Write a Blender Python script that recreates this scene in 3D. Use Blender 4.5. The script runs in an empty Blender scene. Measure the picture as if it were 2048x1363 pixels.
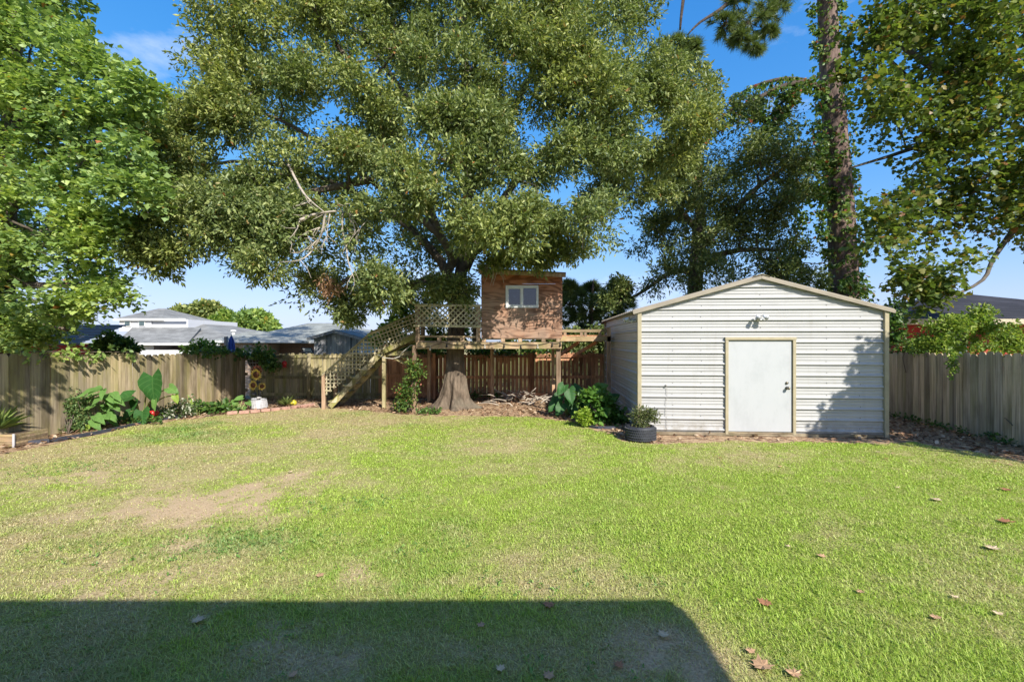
import bpy, bmesh, math, random
import numpy as np
from mathutils import Vector, Matrix

# ------------------------------------------------------------------ camera, sky, sun, exposure
sc = bpy.context.scene
col = sc.collection
H, F, CX, CY = 1.8, 910.0, 1024.0, 681.5
cam = bpy.data.cameras.new('camera'); cam.lens = 16.0; cam.sensor_width = 36.0
cam.clip_start = 0.05; cam.clip_end = 2000
camo = bpy.data.objects.new('camera', cam); col.objects.link(camo)
camo.location = (0, 0, H); camo.rotation_euler = (math.radians(90), 0, 0)
sc.camera = camo

SUN_AZ, SUN_EL = 28.0, 37.0            # degrees right of straight behind the viewer, and above the ground
az, el = math.radians(SUN_AZ), math.radians(SUN_EL)
TO_SUN = Vector((math.sin(az) * math.cos(el), -math.cos(az) * math.cos(el), math.sin(el)))
sun = bpy.data.lights.new('sun', 'SUN'); sun.energy = 2.05; sun.angle = math.radians(0.55); sun.color = (1.0, 0.95, 0.86)
suno = bpy.data.objects.new('sun', sun); col.objects.link(suno)
suno.rotation_euler = TO_SUN.to_track_quat('Z', 'Y').to_euler()

world = bpy.data.worlds.new('World'); sc.world = world; world.use_nodes = True
wt = world.node_tree; wt.nodes.clear()
wo = wt.nodes.new('ShaderNodeOutputWorld'); bg = wt.nodes.new('ShaderNodeBackground')
sky = wt.nodes.new('ShaderNodeTexSky'); sky.sky_type = 'NISHITA'; sky.sun_disc = False
sky.sun_elevation = el; sky.sun_rotation = math.radians(180 - SUN_AZ)
sky.altitude = 0; sky.air_density = 1.0; sky.dust_density = 0.8; sky.ozone_density = 3.0
bg.inputs['Strength'].default_value = 0.15
# thin scattered fair-weather cloud over the whole dome
tc = wt.nodes.new('ShaderNodeTexCoord'); mp = wt.nodes.new('ShaderNodeMapping')
mp.inputs['Scale'].default_value = (2.2, 2.2, 5.0); mp.inputs['Location'].default_value = (0.35, 0.2, 0.1)
cn = wt.nodes.new('ShaderNodeTexNoise'); cn.inputs['Scale'].default_value = 1.6; cn.inputs['Detail'].default_value = 9; cn.inputs['Roughness'].default_value = 0.62
cr = wt.nodes.new('ShaderNodeValToRGB'); cr.color_ramp.elements[0].position = 0.55; cr.color_ramp.elements[1].position = 0.82
cr.color_ramp.elements[1].color = (0.6, 0.6, 0.6, 1)
cm = wt.nodes.new('ShaderNodeMixRGB'); cm.inputs[2].default_value = (1.9, 2.0, 2.15, 1)
hs = wt.nodes.new('ShaderNodeHueSaturation'); hs.inputs['Saturation'].default_value = 1.35; hs.inputs['Value'].default_value = 1.0
L = wt.links.new
L(tc.outputs['Generated'], mp.inputs['Vector']); L(mp.outputs[0], cn.inputs['Vector']); L(cn.outputs['Fac'], cr.inputs['Fac'])
va = wt.nodes.new('ShaderNodeVectorMath'); va.operation = 'MULTIPLY_ADD'; va.inputs[1].default_value = (.29,)*3; va.inputs[2].default_value = (1, 1, 1)
vd = wt.nodes.new('ShaderNodeVectorMath'); vd.operation = 'DIVIDE'; vt_ = wt.nodes.new('ShaderNodeVectorMath'); vt_.operation = 'MULTIPLY'; vt_.inputs[1].default_value = (.575, .63, .87)
L(sky.outputs[0], hs.inputs['Color']); L(hs.outputs[0], va.inputs[0]); L(hs.outputs[0], vd.inputs[0]); L(va.outputs[0], vd.inputs[1]); L(vd.outputs[0], vt_.inputs[0]); L(vt_.outputs[0], cm.inputs[1])
L(cr.outputs[0], cm.inputs[0])
L(cm.outputs[0], bg.inputs['Color']); L(bg.outputs[0], wo.inputs['Surface'])

sc.view_settings.view_transform = 'Standard'; sc.view_settings.look = 'None'
sc.view_settings.exposure = 2.03; sc.view_settings.gamma = 1.0; sc.view_settings.use_curve_mapping = False
sc.cycles.max_bounces = 8; sc.cycles.diffuse_bounces = 4; sc.cycles.glossy_bounces = 3
sc.cycles.transmission_bounces = 4; sc.cycles.transparent_max_bounces = 6
sc.cycles.sample_clamp_indirect = 4.0

# ------------------------------------------------------------------ helpers
random.seed(7)
RNG = np.random.default_rng(11)
U = random.uniform
def at(px, py, Y): return Vector(((px - CX) / F * Y, Y, H - (py - CY) / F * Y))
def gnd(px, py): Y = H * F / (py - CY); return Vector(((px - CX) / F * Y, Y, 0))
def lerp(a, b, t): return a + (b - a) * t

def tag(o, label=None, cat=None, group=None, kind=None):
    if label: o['label'] = label
    if cat: o['category'] = cat
    if group: o['group'] = group
    if kind: o['kind'] = kind
    return o
def thing(name, loc, label, cat, group=None):
    o = bpy.data.objects.new(name, None); o.empty_display_size = 0.2; col.objects.link(o)
    o.location = loc
    return tag(o, label, cat, group)
def origin(parent):
    p = Vector((0, 0, 0))
    while parent is not None:
        p = p + Vector(parent.location); parent = parent.parent
    return p
def link(name, me, mat, parent=None, loc=None, rot=None, scale=None):
    o = bpy.data.objects.new(name, me); col.objects.link(o)
    if mat is not None and (not me.materials): me.materials.append(mat)
    if parent is not None: o.parent = parent
    if loc is not None: o.location = loc
    if rot is not None: o.rotation_euler = rot
    if scale is not None: o.scale = scale
    return o

class MB:
    """collects shapes given in world coordinates; build() links them as one mesh"""
    def __init__(s): s.v = []; s.f = []; s.mi = []
    def add(s, vs, fs, m=0):
        b = len(s.v); s.v += [tuple(v) for v in vs]; s.f += [tuple(b + i for i in f) for f in fs]; s.mi += [m] * len(fs); return s
    def box(s, a, b, m=0):
        x0, y0, z0 = (min(a[i], b[i]) for i in range(3)); x1, y1, z1 = (max(a[i], b[i]) for i in range(3))
        return s.add([(x0,y0,z0),(x1,y0,z0),(x1,y1,z0),(x0,y1,z0),(x0,y0,z1),(x1,y0,z1),(x1,y1,z1),(x0,y1,z1)],
                     [(0,3,2,1),(4,5,6,7),(0,1,5,4),(1,2,6,5),(2,3,7,6),(3,0,4,7)], m)
    def beam(s, p, q, w, h, up=(0, 0, 1), m=0, bev=0.0):
        p = Vector(p); q = Vector(q); d = (q - p).normalized(); up = Vector(up)
        sd = d.cross(up)
        if sd.length < 1e-4: sd = d.cross(Vector((0, 1, 0)))
        sd.normalize(); u = sd.cross(d).normalized()
        pts = [(-w/2, -h/2), (w/2, -h/2), (w/2, h/2), (-w/2, h/2)]
        if bev > 0:
            b = bev
            pts = [(-w/2+b,-h/2),(w/2-b,-h/2),(w/2,-h/2+b),(w/2,h/2-b),(w/2-b,h/2),(-w/2+b,h/2),(-w/2,h/2-b),(-w/2,-h/2+b)]
        n = len(pts)
        vs = [p + sd*x + u*y for x, y in pts] + [q + sd*x + u*y for x, y in pts]
        fs = [tuple(range(n))[::-1], tuple(range(n, 2*n))] + [(i, (i+1) % n, n+(i+1) % n, n+i) for i in range(n)]
        return s.add(vs, fs, m)
    def prism(s, poly, off, m=0):
        """planar polygon (world points) extruded by vector off"""
        n = len(poly); off = Vector(off)
        vs = [Vector(p) for p in poly] + [Vector(p) + off for p in poly]
        return s.add(vs, [tuple(range(n)), tuple(range(n, 2*n))[::-1]] + [(i, n+i, n+(i+1) % n, (i+1) % n) for i in range(n)], m)
    def tube(s, pts, rad, sides=6, m=0, cap=True, wob=0.0):
        pts = [Vector(p) for p in pts]; n = len(pts)
        if not hasattr(rad, '__len__'): rad = [rad] * n
        ref = Vector((0.31, 0.17, 0.93)); vs = []
        for i, p in enumerate(pts):
            d = (pts[min(i+1, n-1)] - pts[max(i-1, 0)]).normalized()
            a = d.cross(ref)
            if a.length < 0.05: a = d.cross(Vector((1, 0, 0)))
            a.normalize(); b = d.cross(a)
            for k in range(sides):
                t = 2*math.pi*k/sides; r = rad[i] * (1 + (U(-wob, wob) if wob else 0))
                vs.append(p + a*(math.cos(t)*r) + b*(math.sin(t)*r))
        fs = [(i*sides+k, i*sides+(k+1) % sides, (i+1)*sides+(k+1) % sides, (i+1)*sides+k) for i in range(n-1) for k in range(sides)]
        if cap: fs += [tuple(range(sides))[::-1], tuple(range((n-1)*sides, n*sides))]
        return s.add(vs, fs, m)
    def lathe(s, c, prof, sides=16, m=0):
        c = Vector(c); vs = []
        for r, z in prof:
            for k in range(sides):
                t = 2*math.pi*k/sides; vs.append(c + Vector((r*math.cos(t), r*math.sin(t), z)))
        n = len(prof)
        fs = [(i*sides+k, i*sides+(k+1) % sides, (i+1)*sides+(k+1) % sides, (i+1)*sides+k) for i in range(n-1) for k in range(sides)]
        fs += [tuple(range(sides))[::-1], tuple(range((n-1)*sides, n*sides))]
        return s.add(vs, fs, m)
    def ball(s, c, r, seg=10, rings=6, m=0, sq=(1, 1, 1)):
        c = Vector(c); vs = [c + Vector((0, 0, -r*sq[2]))]
        for i in range(1, rings):
            a = -math.pi/2 + math.pi*i/rings
            for k in range(seg):
                t = 2*math.pi*k/seg
                vs.append(c + Vector((r*math.cos(a)*math.cos(t)*sq[0], r*math.cos(a)*math.sin(t)*sq[1], r*math.sin(a)*sq[2])))
        vs.append(c + Vector((0, 0, r*sq[2]))); fs = []
        for k in range(seg): fs.append((0, 1+(k+1) % seg, 1+k))
        for i in range(rings-2):
            for k in range(seg): fs.append((1+i*seg+k, 1+i*seg+(k+1) % seg, 1+(i+1)*seg+(k+1) % seg, 1+(i+1)*seg+k))
        t = len(vs)-1
        for k in range(seg): fs.append((1+(rings-2)*seg+k, 1+(rings-2)*seg+(k+1) % seg, t))
        return s.add(vs, fs, m)
    def build(s, name, mat, parent=None, smooth=False):
        me = bpy.data.meshes.new(name); o = origin(parent)
        me.from_pydata([(v[0]-o.x, v[1]-o.y, v[2]-o.z) for v in s.v], [], s.f); me.update()
        for m in (mat if isinstance(mat, (list, tuple)) else [mat]): me.materials.append(m)
        me.polygons.foreach_set('material_index', s.mi)
        if smooth: me.polygons.foreach_set('use_smooth', [True] * len(s.f))
        return link(name, me, None, parent)

# ------------------------------------------------------------------ node materials
def _mat(name):
    m = bpy.data.materials.new(name); m.use_nodes = True; nt = m.node_tree
    p = nt.nodes['Principled BSDF']; return m, nt, p
def _n(nt, t, **kw):
    n = nt.nodes.new(t)
    for k, v in kw.items():
        if k in n.inputs: n.inputs[k].default_value = v
        else: setattr(n, k, v)
    return n
def ramp(nt, fac, stops):
    r = nt.nodes.new('ShaderNodeValToRGB'); e = r.color_ramp.elements
    while len(e) < len(stops): e.new(0.5)
    for i, (p, c) in enumerate(stops): e[i].position = p; e[i].color = (c[0], c[1], c[2], 1)
    nt.links.new(fac, r.inputs['Fac']); return r.outputs['Color']
def mixc(nt, fac, a, b, mode='MIX'):
    m = nt.nodes.new('ShaderNodeMixRGB'); m.blend_type = mode
    for i, x in ((0, fac), (1, a), (2, b)):
        if hasattr(x, 'is_output'): nt.links.new(x, m.inputs[i])
        elif i == 0: m.inputs[0].default_value = x
        else: m.inputs[i].default_value = (x[0], x[1], x[2], 1)
    return m.outputs[0]
def noise(nt, vec, scale, detail=3, rough=0.5, sc3=None, off=None):
    if sc3 is not None:
        mpn = nt.nodes.new('ShaderNodeMapping'); mpn.inputs['Scale'].default_value = sc3
        nt.links.new(vec, mpn.inputs['Vector']); vec = mpn.outputs[0]
    n = _n(nt, 'ShaderNodeTexNoise', Scale=scale, Detail=detail, Roughness=rough)
    nt.links.new(vec, n.inputs['Vector']); return n.outputs['Fac']
def objvec(nt, vary=True):
    t = nt.nodes.new('ShaderNodeTexCoord')
    if not vary: return t.outputs['Object']
    oi = nt.nodes.new('ShaderNodeObjectInfo'); mu = nt.nodes.new('ShaderNodeMath'); mu.operation = 'MULTIPLY'; mu.inputs[1].default_value = 37.0
    ad = nt.nodes.new('ShaderNodeVectorMath'); ad.operation = 'ADD'
    nt.links.new(oi.outputs['Random'], mu.inputs[0]); nt.links.new(t.outputs['Object'], ad.inputs[0]); nt.links.new(mu.outputs[0], ad.inputs[1])
    return ad.outputs[0]
def bump(nt, p, h, strength, dist=0.01):
    b = nt.nodes.new('ShaderNodeBump'); b.inputs['Strength'].default_value = strength; b.inputs['Distance'].default_value = dist
    nt.links.new(h, b.inputs['Height']); nt.links.new(b.outputs[0], p.inputs['Normal'])
def plain(name, c, rough=0.6, var=0.12, scale=6.0, metal=0.0, spec=0.4, bmp=0.0, vary=True):
    m, nt, p = _mat(name); v = objvec(nt, vary)
    f = noise(nt, v, scale, 4, 0.6)
    c2 = tuple(max(0, x*(1-var*2.2)) for x in c); c1 = tuple(min(1, x*(1+var)) for x in c)
    nt.links.new(ramp(nt, f, [(0.25, c2), (0.6, c), (0.85, c1)]), p.inputs['Base Color'])
    p.inputs['Roughness'].default_value = rough; p.inputs['Metallic'].default_value = metal; p.inputs['Specular IOR Level'].default_value = spec
    if bmp: bump(nt, p, noise(nt, v, scale*6, 4, 0.6), bmp)
    return m
def wood(name, dark, mid, light, grain=(40, 40, 1.6), algae=None, algae_amt=0.5, rough=0.85, tint=0.45, streak=0.75):
    """weathered timber; the grain runs along local z unless grain says otherwise"""
    m, nt, p = _mat(name); v = objvec(nt)
    g = noise(nt, v, 1.0, 5, 0.65, grain)
    c = ramp(nt, g, [(0.28, dark), (0.5, mid), (0.75, light)])
    oi = nt.nodes.new('ShaderNodeObjectInfo')
    tone = ramp(nt, oi.outputs['Random'], [(0.0, (1-tint, 1-tint, 1-tint)), (0.5, (1, 1, 1)), (1.0, (1+tint*.6, 1+tint*.5, 1+tint*.35))])
    c = mixc(nt, 1.0, c, tone, 'MULTIPLY')
    if algae:
        a = noise(nt, v, 1.4, 4, 0.6, (3, 3, 0.7))
        af = ramp(nt, a, [(0.42, (0, 0, 0)), (0.68, (algae_amt,)*3)])
        c = mixc(nt, af, c, algae)
    bl = noise(nt, v, 1.0, 4, .6, (3.5, 3.5, 1.3))
    c = mixc(nt, 1.0, c, ramp(nt, bl, [(.32, (.62,.60,.57)), (.5, (1,1,1)), (.72, (1.22,1.2,1.12))]), 'MULTIPLY')
    st = noise(nt, v, 1.0, 4, 0.7, tuple(x*0.35 for x in grain))
    c = mixc(nt, ramp(nt, st, [(0.55, (0, 0, 0)), (0.75, (streak,)*3)]), c, tuple(x*0.55 for x in dark))
    nt.links.new(c, p.inputs['Base Color']); p.inputs['Roughness'].default_value = rough; p.inputs['Specular IOR Level'].default_value = 0.2
    bump(nt, p, g, 0.5, 0.006)
    return m
def leafm(name, stops, trans=0.35, rough=0.45, patch=None, patch_scale=0.5, spec=0.35, tcol=(1.25, 1.3, 0.7)):
    """leaf: colour varies from leaf to leaf, some light passes through"""
    m, nt, p = _mat(name); geo = nt.nodes.new('ShaderNodeNewGeometry')
    c = ramp(nt, geo.outputs['Random Per Island'], stops)
    if patch:
        t = nt.nodes.new('ShaderNodeTexCoord'); f = noise(nt, t.outputs['Object'], patch_scale, 3, 0.55)
        c = mixc(nt, ramp(nt, f, [(0.4, (0, 0, 0)), (0.65, (0.75,)*3)]), c, mixc(nt, 1.0, c, patch, 'MULTIPLY'))
    nt.links.new(c, p.inputs['Base Color']); p.inputs['Roughness'].default_value = rough; p.inputs['Specular IOR Level'].default_value = spec
    tr = nt.nodes.new('ShaderNodeBsdfTranslucent'); nt.links.new(mixc(nt, 1.0, c, tcol, 'MULTIPLY'), tr.inputs['Color'])
    ms = nt.nodes.new('ShaderNodeMixShader'); ms.inputs[0].default_value = trans
    nt.links.new(p.outputs[0], ms.inputs[1]); nt.links.new(tr.outputs[0], ms.inputs[2])
    nt.links.new(ms.outputs[0], nt.nodes['Material Output'].inputs['Surface'])
    return m
def bark(name, dark, light, scale=(5, 5, 1.2), strength=0.9, lich=None):
    m, nt, p = _mat(name); v = objvec(nt, False)
    vo = nt.nodes.new('ShaderNodeTexVoronoi'); vo.inputs['Scale'].default_value = 2.2
    mpn = nt.nodes.new('ShaderNodeMapping'); mpn.inputs['Scale'].default_value = scale; nt.links.new(v, mpn.inputs['Vector'])
    nz = _n(nt, 'ShaderNodeTexNoise', Scale=1.6, Detail=4.0); nt.links.new(mpn.outputs[0], nz.inputs['Vector'])
    mx = nt.nodes.new('ShaderNodeMixRGB'); mx.inputs[0].default_value = 0.35; nt.links.new(mpn.outputs[0], mx.inputs[1]); nt.links.new(nz.outputs['Color'], mx.inputs[2])
    nt.links.new(mx.outputs[0], vo.inputs['Vector'])
    f = noise(nt, v, 1.0, 5, 0.65, tuple(x*3 for x in scale))
    c = ramp(nt, vo.outputs['Distance'], [(0.05, light), (0.55, tuple((a+b)/2 for a, b in zip(dark, light))), (0.85, dark)])
    c = mixc(nt, 0.6, c, ramp(nt, f, [(0.3, dark), (0.7, light)]))
    if lich: c = mixc(nt, ramp(nt, noise(nt, v, 2.0, 4, .6), [(0.5, (0, 0, 0)), (0.7, (.6,)*3)]), c, lich)
    nt.links.new(c, p.inputs['Base Color']); p.inputs['Roughness'].default_value = 0.9; p.inputs['Specular IOR Level'].default_value = 0.2
    inv = nt.nodes.new('ShaderNodeMath'); inv.operation = 'SUBTRACT'; inv.inputs[0].default_value = 1.0; nt.links.new(vo.outputs['Distance'], inv.inputs[1])
    bump(nt, p, inv.outputs[0], strength, 0.05)
    return m

M = {}
M['fence_left'] = wood('fence wood, pale and algae stained', (.16,.12,.075), (.35,.285,.195), (.50,.42,.30), algae=(.24,.215,.07), algae_amt=.75)
M['fence_back'] = wood('fence wood, olive and weathered', (.16,.135,.08), (.32,.275,.17), (.46,.40,.26), algae=(.23,.22,.07), algae_amt=.8)
M['fence_brown'] = wood('fence wood, red brown', (.24,.115,.065), (.49,.25,.14), (.65,.38,.235), streak=.5)
M['fence_right'] = wood('fence wood, grey', (.20,.15,.10), (.45,.36,.25), (.60,.50,.37), algae=(.27,.25,.09), algae_amt=.55)
M['deck'] = wood('treated timber, tan', (.17,.11,.065), (.33,.235,.15), (.46,.35,.24), grain=(3, 30, 30), algae=(.24,.23,.08), algae_amt=.6)
M['post'] = wood('treated timber post', (.19,.115,.07), (.36,.245,.16), (.50,.38,.27), grain=(25, 25, 2))
M['stair'] = wood('stair timber, mossy', (.15,.12,.07), (.31,.26,.155), (.47,.40,.25), grain=(12, 12, 12), algae=(.25,.25,.05), algae_amt=.8)
M['lattice'] = wood('lattice, pale olive', (.27,.23,.155), (.44,.385,.27), (.57,.505,.37), grain=(14, 14, 14), algae=(.27,.28,.11), algae_amt=.5)
M['grey_wood'] = wood('silver grey siding', (.22,.22,.235), (.40,.40,.43), (.54,.54,.57))
M['white_trim'] = plain('white trim paint', (.60,.60,.585), .5, .05)
M['fascia'] = plain('cream fascia paint', (.48,.42,.30), .6, .08)
M['dark_metal'] = plain('dark metal', (.035,.035,.04), .45, .2)
M['black_plastic'] = plain('black plastic edging', (.05,.055,.075), .45, .2)
M['cable'] = plain('black cable', (.025,.025,.025), .5)
# ------------------------------------------------------------------ fields used by the ground and the grass
def hash2(ix, iy, s):
    n = (ix.astype(np.int64)*374761393 + iy.astype(np.int64)*668265263 + s*1442695041) & 0x7fffffff
    n = ((n ^ (n >> 13)) * 1274126177) & 0x7fffffff
    return ((n ^ (n >> 16)) & 0xffff) / 65535.0
def vnoise(x, y, s=0):
    ix = np.floor(x); iy = np.floor(y); fx = x-ix; fy = y-iy
    fx = fx*fx*(3-2*fx); fy = fy*fy*(3-2*fy)
    a = hash2(ix, iy, s); b = hash2(ix+1, iy, s); c = hash2(ix, iy+1, s); d = hash2(ix+1, iy+1, s)
    return (a*(1-fx)+b*fx)*(1-fy) + (c*(1-fx)+d*fx)*fy
def fbm(x, y, s=0, o=4):
    t = 0; w = .5
    for i in range(o): t = t + w*vnoise(x*2**i, y*2**i, s+i*17); w *= .5
    return t/(1-.5**o)
def inpoly(x, y, poly):
    r = np.zeros(x.shape, bool); n = len(poly)
    for i in range(n):
        x0, y0 = poly[i][:2]; x1, y1 = poly[(i+1) % n][:2]
        if y0 == y1: continue
        c = ((y0 > y) != (y1 > y)) & (x < (x1-x0)*(y-y0)/(y1-y0)+x0); r ^= c
    return r
LAWN = [gnd(*p) for p in [(-30,915),(60,895),(180,871),(300,848),(420,832),(480,825),(560,818),(640,815),(700,819),(760,825),(830,831),(940,832),
        (1060,833),(1130,841),(1200,860),(1250,882),(1310,888),(1450,881),(1600,883),(1700,888),(1770,886),(1840,884),(1920,902),(2000,916),(2090,930)]]
LAWN = LAWN + [Vector((9.0, 5.5, 0)), Vector((9.0, 0.9, 0)), Vector((-9.2, 0.9, 0))]
def blob(x, y, px, py, rx, ry):
    g = gnd(px, py); return np.exp(-(((x-g.x)/rx)**2 + ((y-g.y)/ry)**2))
def lawn_fields(x, y):
    """dry 0..1 (straw), bare 0..1 (soil), lush 0..1 (deep green)"""
    n1 = fbm(x*.55, y*.55, 3); n2 = fbm(x*1.7, y*1.7, 9); n3 = fbm(x*.9+5, y*.9, 21); n4 = fbm(x*5, y*5, 33, 3)
    side = np.clip((x+1.5)/5.0, -1, 1)
    dry = np.clip(.47 - .29*side + (n1-.5)*1.4 + (n2-.5)*.8, 0, 1)
    dry = np.maximum(dry, np.clip(.9*blob(x,y,1080,1130,.7,.5)+.75*blob(x,y,1000,905,1.4,.45)+.6*blob(x,y,1450,915,1.0,.35)+.85*blob(x,y,1360,1300,.5,.5)
                   +.8*blob(x,y,640,1330,.5,.3)+.8*blob(x,y,90,1180,.7,.3)+.6*blob(x,y,1180,1165,.7,.2)+.8*blob(x,y,560,960,1.6,.8)+.7*blob(x,y,250,1330,.8,.25)+.7*blob(x,y,900,1310,.6,.25)+.75*blob(x,y,1230,1330,.5,.3)+.6*blob(x,y,1800,905,1.0,.3)+.5*blob(x,y,1900,1250,.5,.25), 0, 1)*(.35+.9*n2))
    bare = 1.2*blob(x,y,400,1012,.95,.5)+1.0*blob(x,y,540,965,.8,.45)+.75*blob(x,y,250,1160,.5,.24)+.9*blob(x,y,1330,1325,.30,.2)+.7*blob(x,y,560,1270,.25,.16)
    bare += .55*blob(x,y,700,1140,.2,.15)+.5*blob(x,y,150,960,1.1,.5)+.5*blob(x,y,330,1095,.5,.25)+.5*blob(x,y,690,1330,.3,.15)
    bare = np.clip(bare*(.05+1.5*n2)+((n4-.5)*1.6+(fbm(x*12, y*12, 61, 2)-.5)*1.0)*np.clip(bare*2, 0, 1), 0, 1)
    lush = np.clip((n3-.56)*4, 0, 1)*np.clip(.6-.5*side, .1, 1) + .75*blob(x,y,490,1075,.7,.3)+.7*blob(x,y,430,1100,.7,.2)
    dry = np.clip(dry + (n4-.5)*.7 + (fbm(x*11, y*11, 44, 2)-.5)*.5, 0, 1)
    return dry, bare, np.clip(lush, 0, 1)
def gz(x, y):
    z = (fbm(x*.7, y*.7, 71, 3)-.5)*.05*np.clip((y-1)/1.5, 0, 1)
    back = np.clip((y-14.9)/4.0, 0, 1); back = back*back*(3-2*back)
    return z*(1-back) - 1.15*back*(x < 6)

def mesh_np(name, V, faces, smooth=False, attrs=None):
    """V (n,3); faces: list of (m,k) index arrays"""
    me = bpy.data.meshes.new(name); V = np.ascontiguousarray(V, np.float32)
    me.vertices.add(len(V)); me.vertices.foreach_set('co', V.ravel())
    loops = np.concatenate([f.ravel() for f in faces]).astype(np.int32)
    tot = np.concatenate([np.full(len(f), f.shape[1], np.int32) for f in faces])
    start = np.concatenate([[0], np.cumsum(tot)[:-1]]).astype(np.int32)
    me.loops.add(len(loops)); me.loops.foreach_set('vertex_index', loops)
    me.polygons.add(len(tot)); me.polygons.foreach_set('loop_start', start); me.polygons.foreach_set('loop_total', tot)
    if smooth: me.polygons.foreach_set('use_smooth', np.ones(len(tot), bool))
    for k, a in (attrs or {}).items():
        at_ = me.attributes.new(k, 'FLOAT', 'POINT'); at_.data.foreach_set('value', np.ascontiguousarray(a, np.float32))
    me.update(calc_edges=True); me.validate(); return me

# ------------------------------------------------------------------ ground
xs = np.concatenate([[-600,-200,-80,-40,-25,-16,-12], np.arange(-10, 10.01, .1), [12,16,25,40,80,200,600]])
ys = np.concatenate([[-400,-100,-30,-12,-6,-3,-1.5,-.5,0,.5], np.arange(1, 15.01, .1), [15.4,15.8,16.2,16.8,17.5,18.2,19,21,26,40,80,200,900]])
gx, gy = np.meshgrid(xs, ys); nx, ny = len(xs), len(ys)
gxx, gyy = gx.ravel(), gy.ravel()
dry, bare, lush = lawn_fields(gxx, gyy)
inl = inpoly(gxx + (fbm(gxx*3, gyy*3, 5)-.5)*.35, gyy + (fbm(gxx*3+9, gyy*3, 6)-.5)*.35, LAWN)
mulch = np.where(inl, 0, 1.0) * ((gyy > 3) & (gyy < 15)) 
idx = np.arange(nx*ny).reshape(ny, nx)
quads = np.stack([idx[:-1,:-1].ravel(), idx[:-1,1:].ravel(), idx[1:,1:].ravel(), idx[1:,:-1].ravel()], 1)
m, nt, p = _mat('lawn soil and thatch')
def attr(nt, name):
    a = nt.nodes.new('ShaderNodeAttribute'); a.attribute_name = name; return a.outputs['Fac']
tcg = nt.nodes.new('ShaderNodeTexCoord').outputs['Object']
nf = noise(nt, tcg, 60, 5, .7); nm = noise(nt, tcg, 9, 5, .6)
green = ramp(nt, nf, [(.3, (.13,.16,.03)), (.55, (.26,.31,.06)), (.8, (.36,.41,.09))])
straw = ramp(nt, nf, [(.3, (.22,.17,.08)), (.55, (.42,.34,.18)), (.8, (.56,.47,.28))])
soil = ramp(nt, nf, [(.3, (.30,.20,.115)), (.5, (.50,.365,.22)), (.75, (.62,.47,.30))])
litter = ramp(nt, nf, [(.3, (.08,.045,.03)), (.5, (.21,.12,.075)), (.7, (.36,.23,.145)), (.9, (.48,.34,.23))])
litter = mixc(nt, ramp(nt, nm, [(.40, (0,0,0)), (.58, (.9,.9,.9))]), litter, soil)
c = mixc(nt, attr(nt, 'dry'), green, straw); c = mixc(nt, attr(nt, 'bare'), c, soil); c = mixc(nt, attr(nt, 'mulch'), c, litter)
nt.links.new(c, p.inputs['Base Color']); p.inputs['Roughness'].default_value = .95; p.inputs['Specular IOR Level'].default_value = .1
bump(nt, p, nf, .8, .02); M['ground'] = m
me = mesh_np('ground', np.stack([gxx, gyy, gz(gxx, gyy)], 1), [quads], True, dict(dry=dry, bare=bare, mulch=mulch))
tag(link('ground', me, M['ground']), kind='structure')

# ------------------------------------------------------------------ lawn grass: single bent blades, denser where they are near
def ground_samples(n_total, fall, y0, y1, rng):
    """points over the yard, density falling with distance from the viewer"""
    u = rng.random(n_total)
    e = 2.0 - fall
    Y = (u*(y1**e - y0**e) + y0**e)**(1/e)
    X = (rng.random(n_total)-.5)*2*(1.19*Y+.5)
    return X, Y
N = 440000
X, Y = ground_samples(N, 1.45, 1.9, 11.9, RNG)
keep = (np.abs(X) < 9.0) & inpoly(X + (fbm(X*3, Y*3, 5)-.5)*.35, Y + (fbm(X*3+9, Y*3, 6)-.5)*.35, LAWN)
X, Y = X[keep], Y[keep]
dry, bare, lush = lawn_fields(X, Y)
keep = RNG.random(len(X)) > np.clip(bare*.95, 0, .86) * (1-.3*lush)
X, Y, dry, lush, bare = X[keep], Y[keep], dry[keep], lush[keep], bare[keep]
n = len(X)
tuft = fbm(X*7, Y*7, 51, 3)
Lb = (.021 + .023*RNG.random(n)) * (.72 + .55*tuft + .35*lush) * (1-.35*np.clip(dry, 0, 1)) * (1 + .25*np.clip((4.2-Y)/2, 0, 1))
w = .0024*np.clip(Y/3.0, .8, 3.2)*(.8+.5*RNG.random(n))*np.where(Y < 4.6, 1, 1.35)
a = RNG.random(n)*2*np.pi; lean = .45 + .95*RNG.random(n) + .2*dry
dx, dy = np.cos(a), np.sin(a); sx, sy = -dy, dx
z0 = gz(X, Y)
V = np.zeros((n, 5, 3), np.float32)
for k, (h, s, b) in enumerate([(0, -1, 0), (0, 1, 0), (.55, .8, .35), (.55, -.8, .35), (1, 0, 1)]):
    V[:, k, 0] = X + sx*s*w + dx*Lb*lean*b*.8; V[:, k, 1] = Y + sy*s*w + dy*Lb*lean*b*.8
    V[:, k, 2] = z0 - .004 + Lb*h*.85*np.sqrt(np.clip(1-(lean*b*.6)**2, .08, 1))
b5 = np.arange(n)[:, None]*5
dd = np.clip(dry*.9 + (RNG.random(n)-.55)*.55, 0, 1)
nearb = Y < 4.6; fb = np.arange(n)[:, None]*5
Vf = V[~nearb][:, [0, 1, 4]].reshape(-1, 3); Vn = V[nearb].reshape(-1, 3); nn_, nf_ = int(nearb.sum()), int((~nearb).sum())
bn = np.arange(nn_)[:, None]*5; bf = np.arange(nf_)[:, None]*3 + 5*nn_
rep = lambda a_: np.concatenate([np.repeat(a_[nearb], 5), np.repeat(a_[~nearb], 3)])
me = mesh_np('grass', np.concatenate([Vn, Vf]), [bn+np.array([0,1,2,3]), np.concatenate([bn+np.array([3,2,4]), bf+np.array([0,1,2])])], False,
             dict(dry=rep(dd), lush=rep(lush)))
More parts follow.
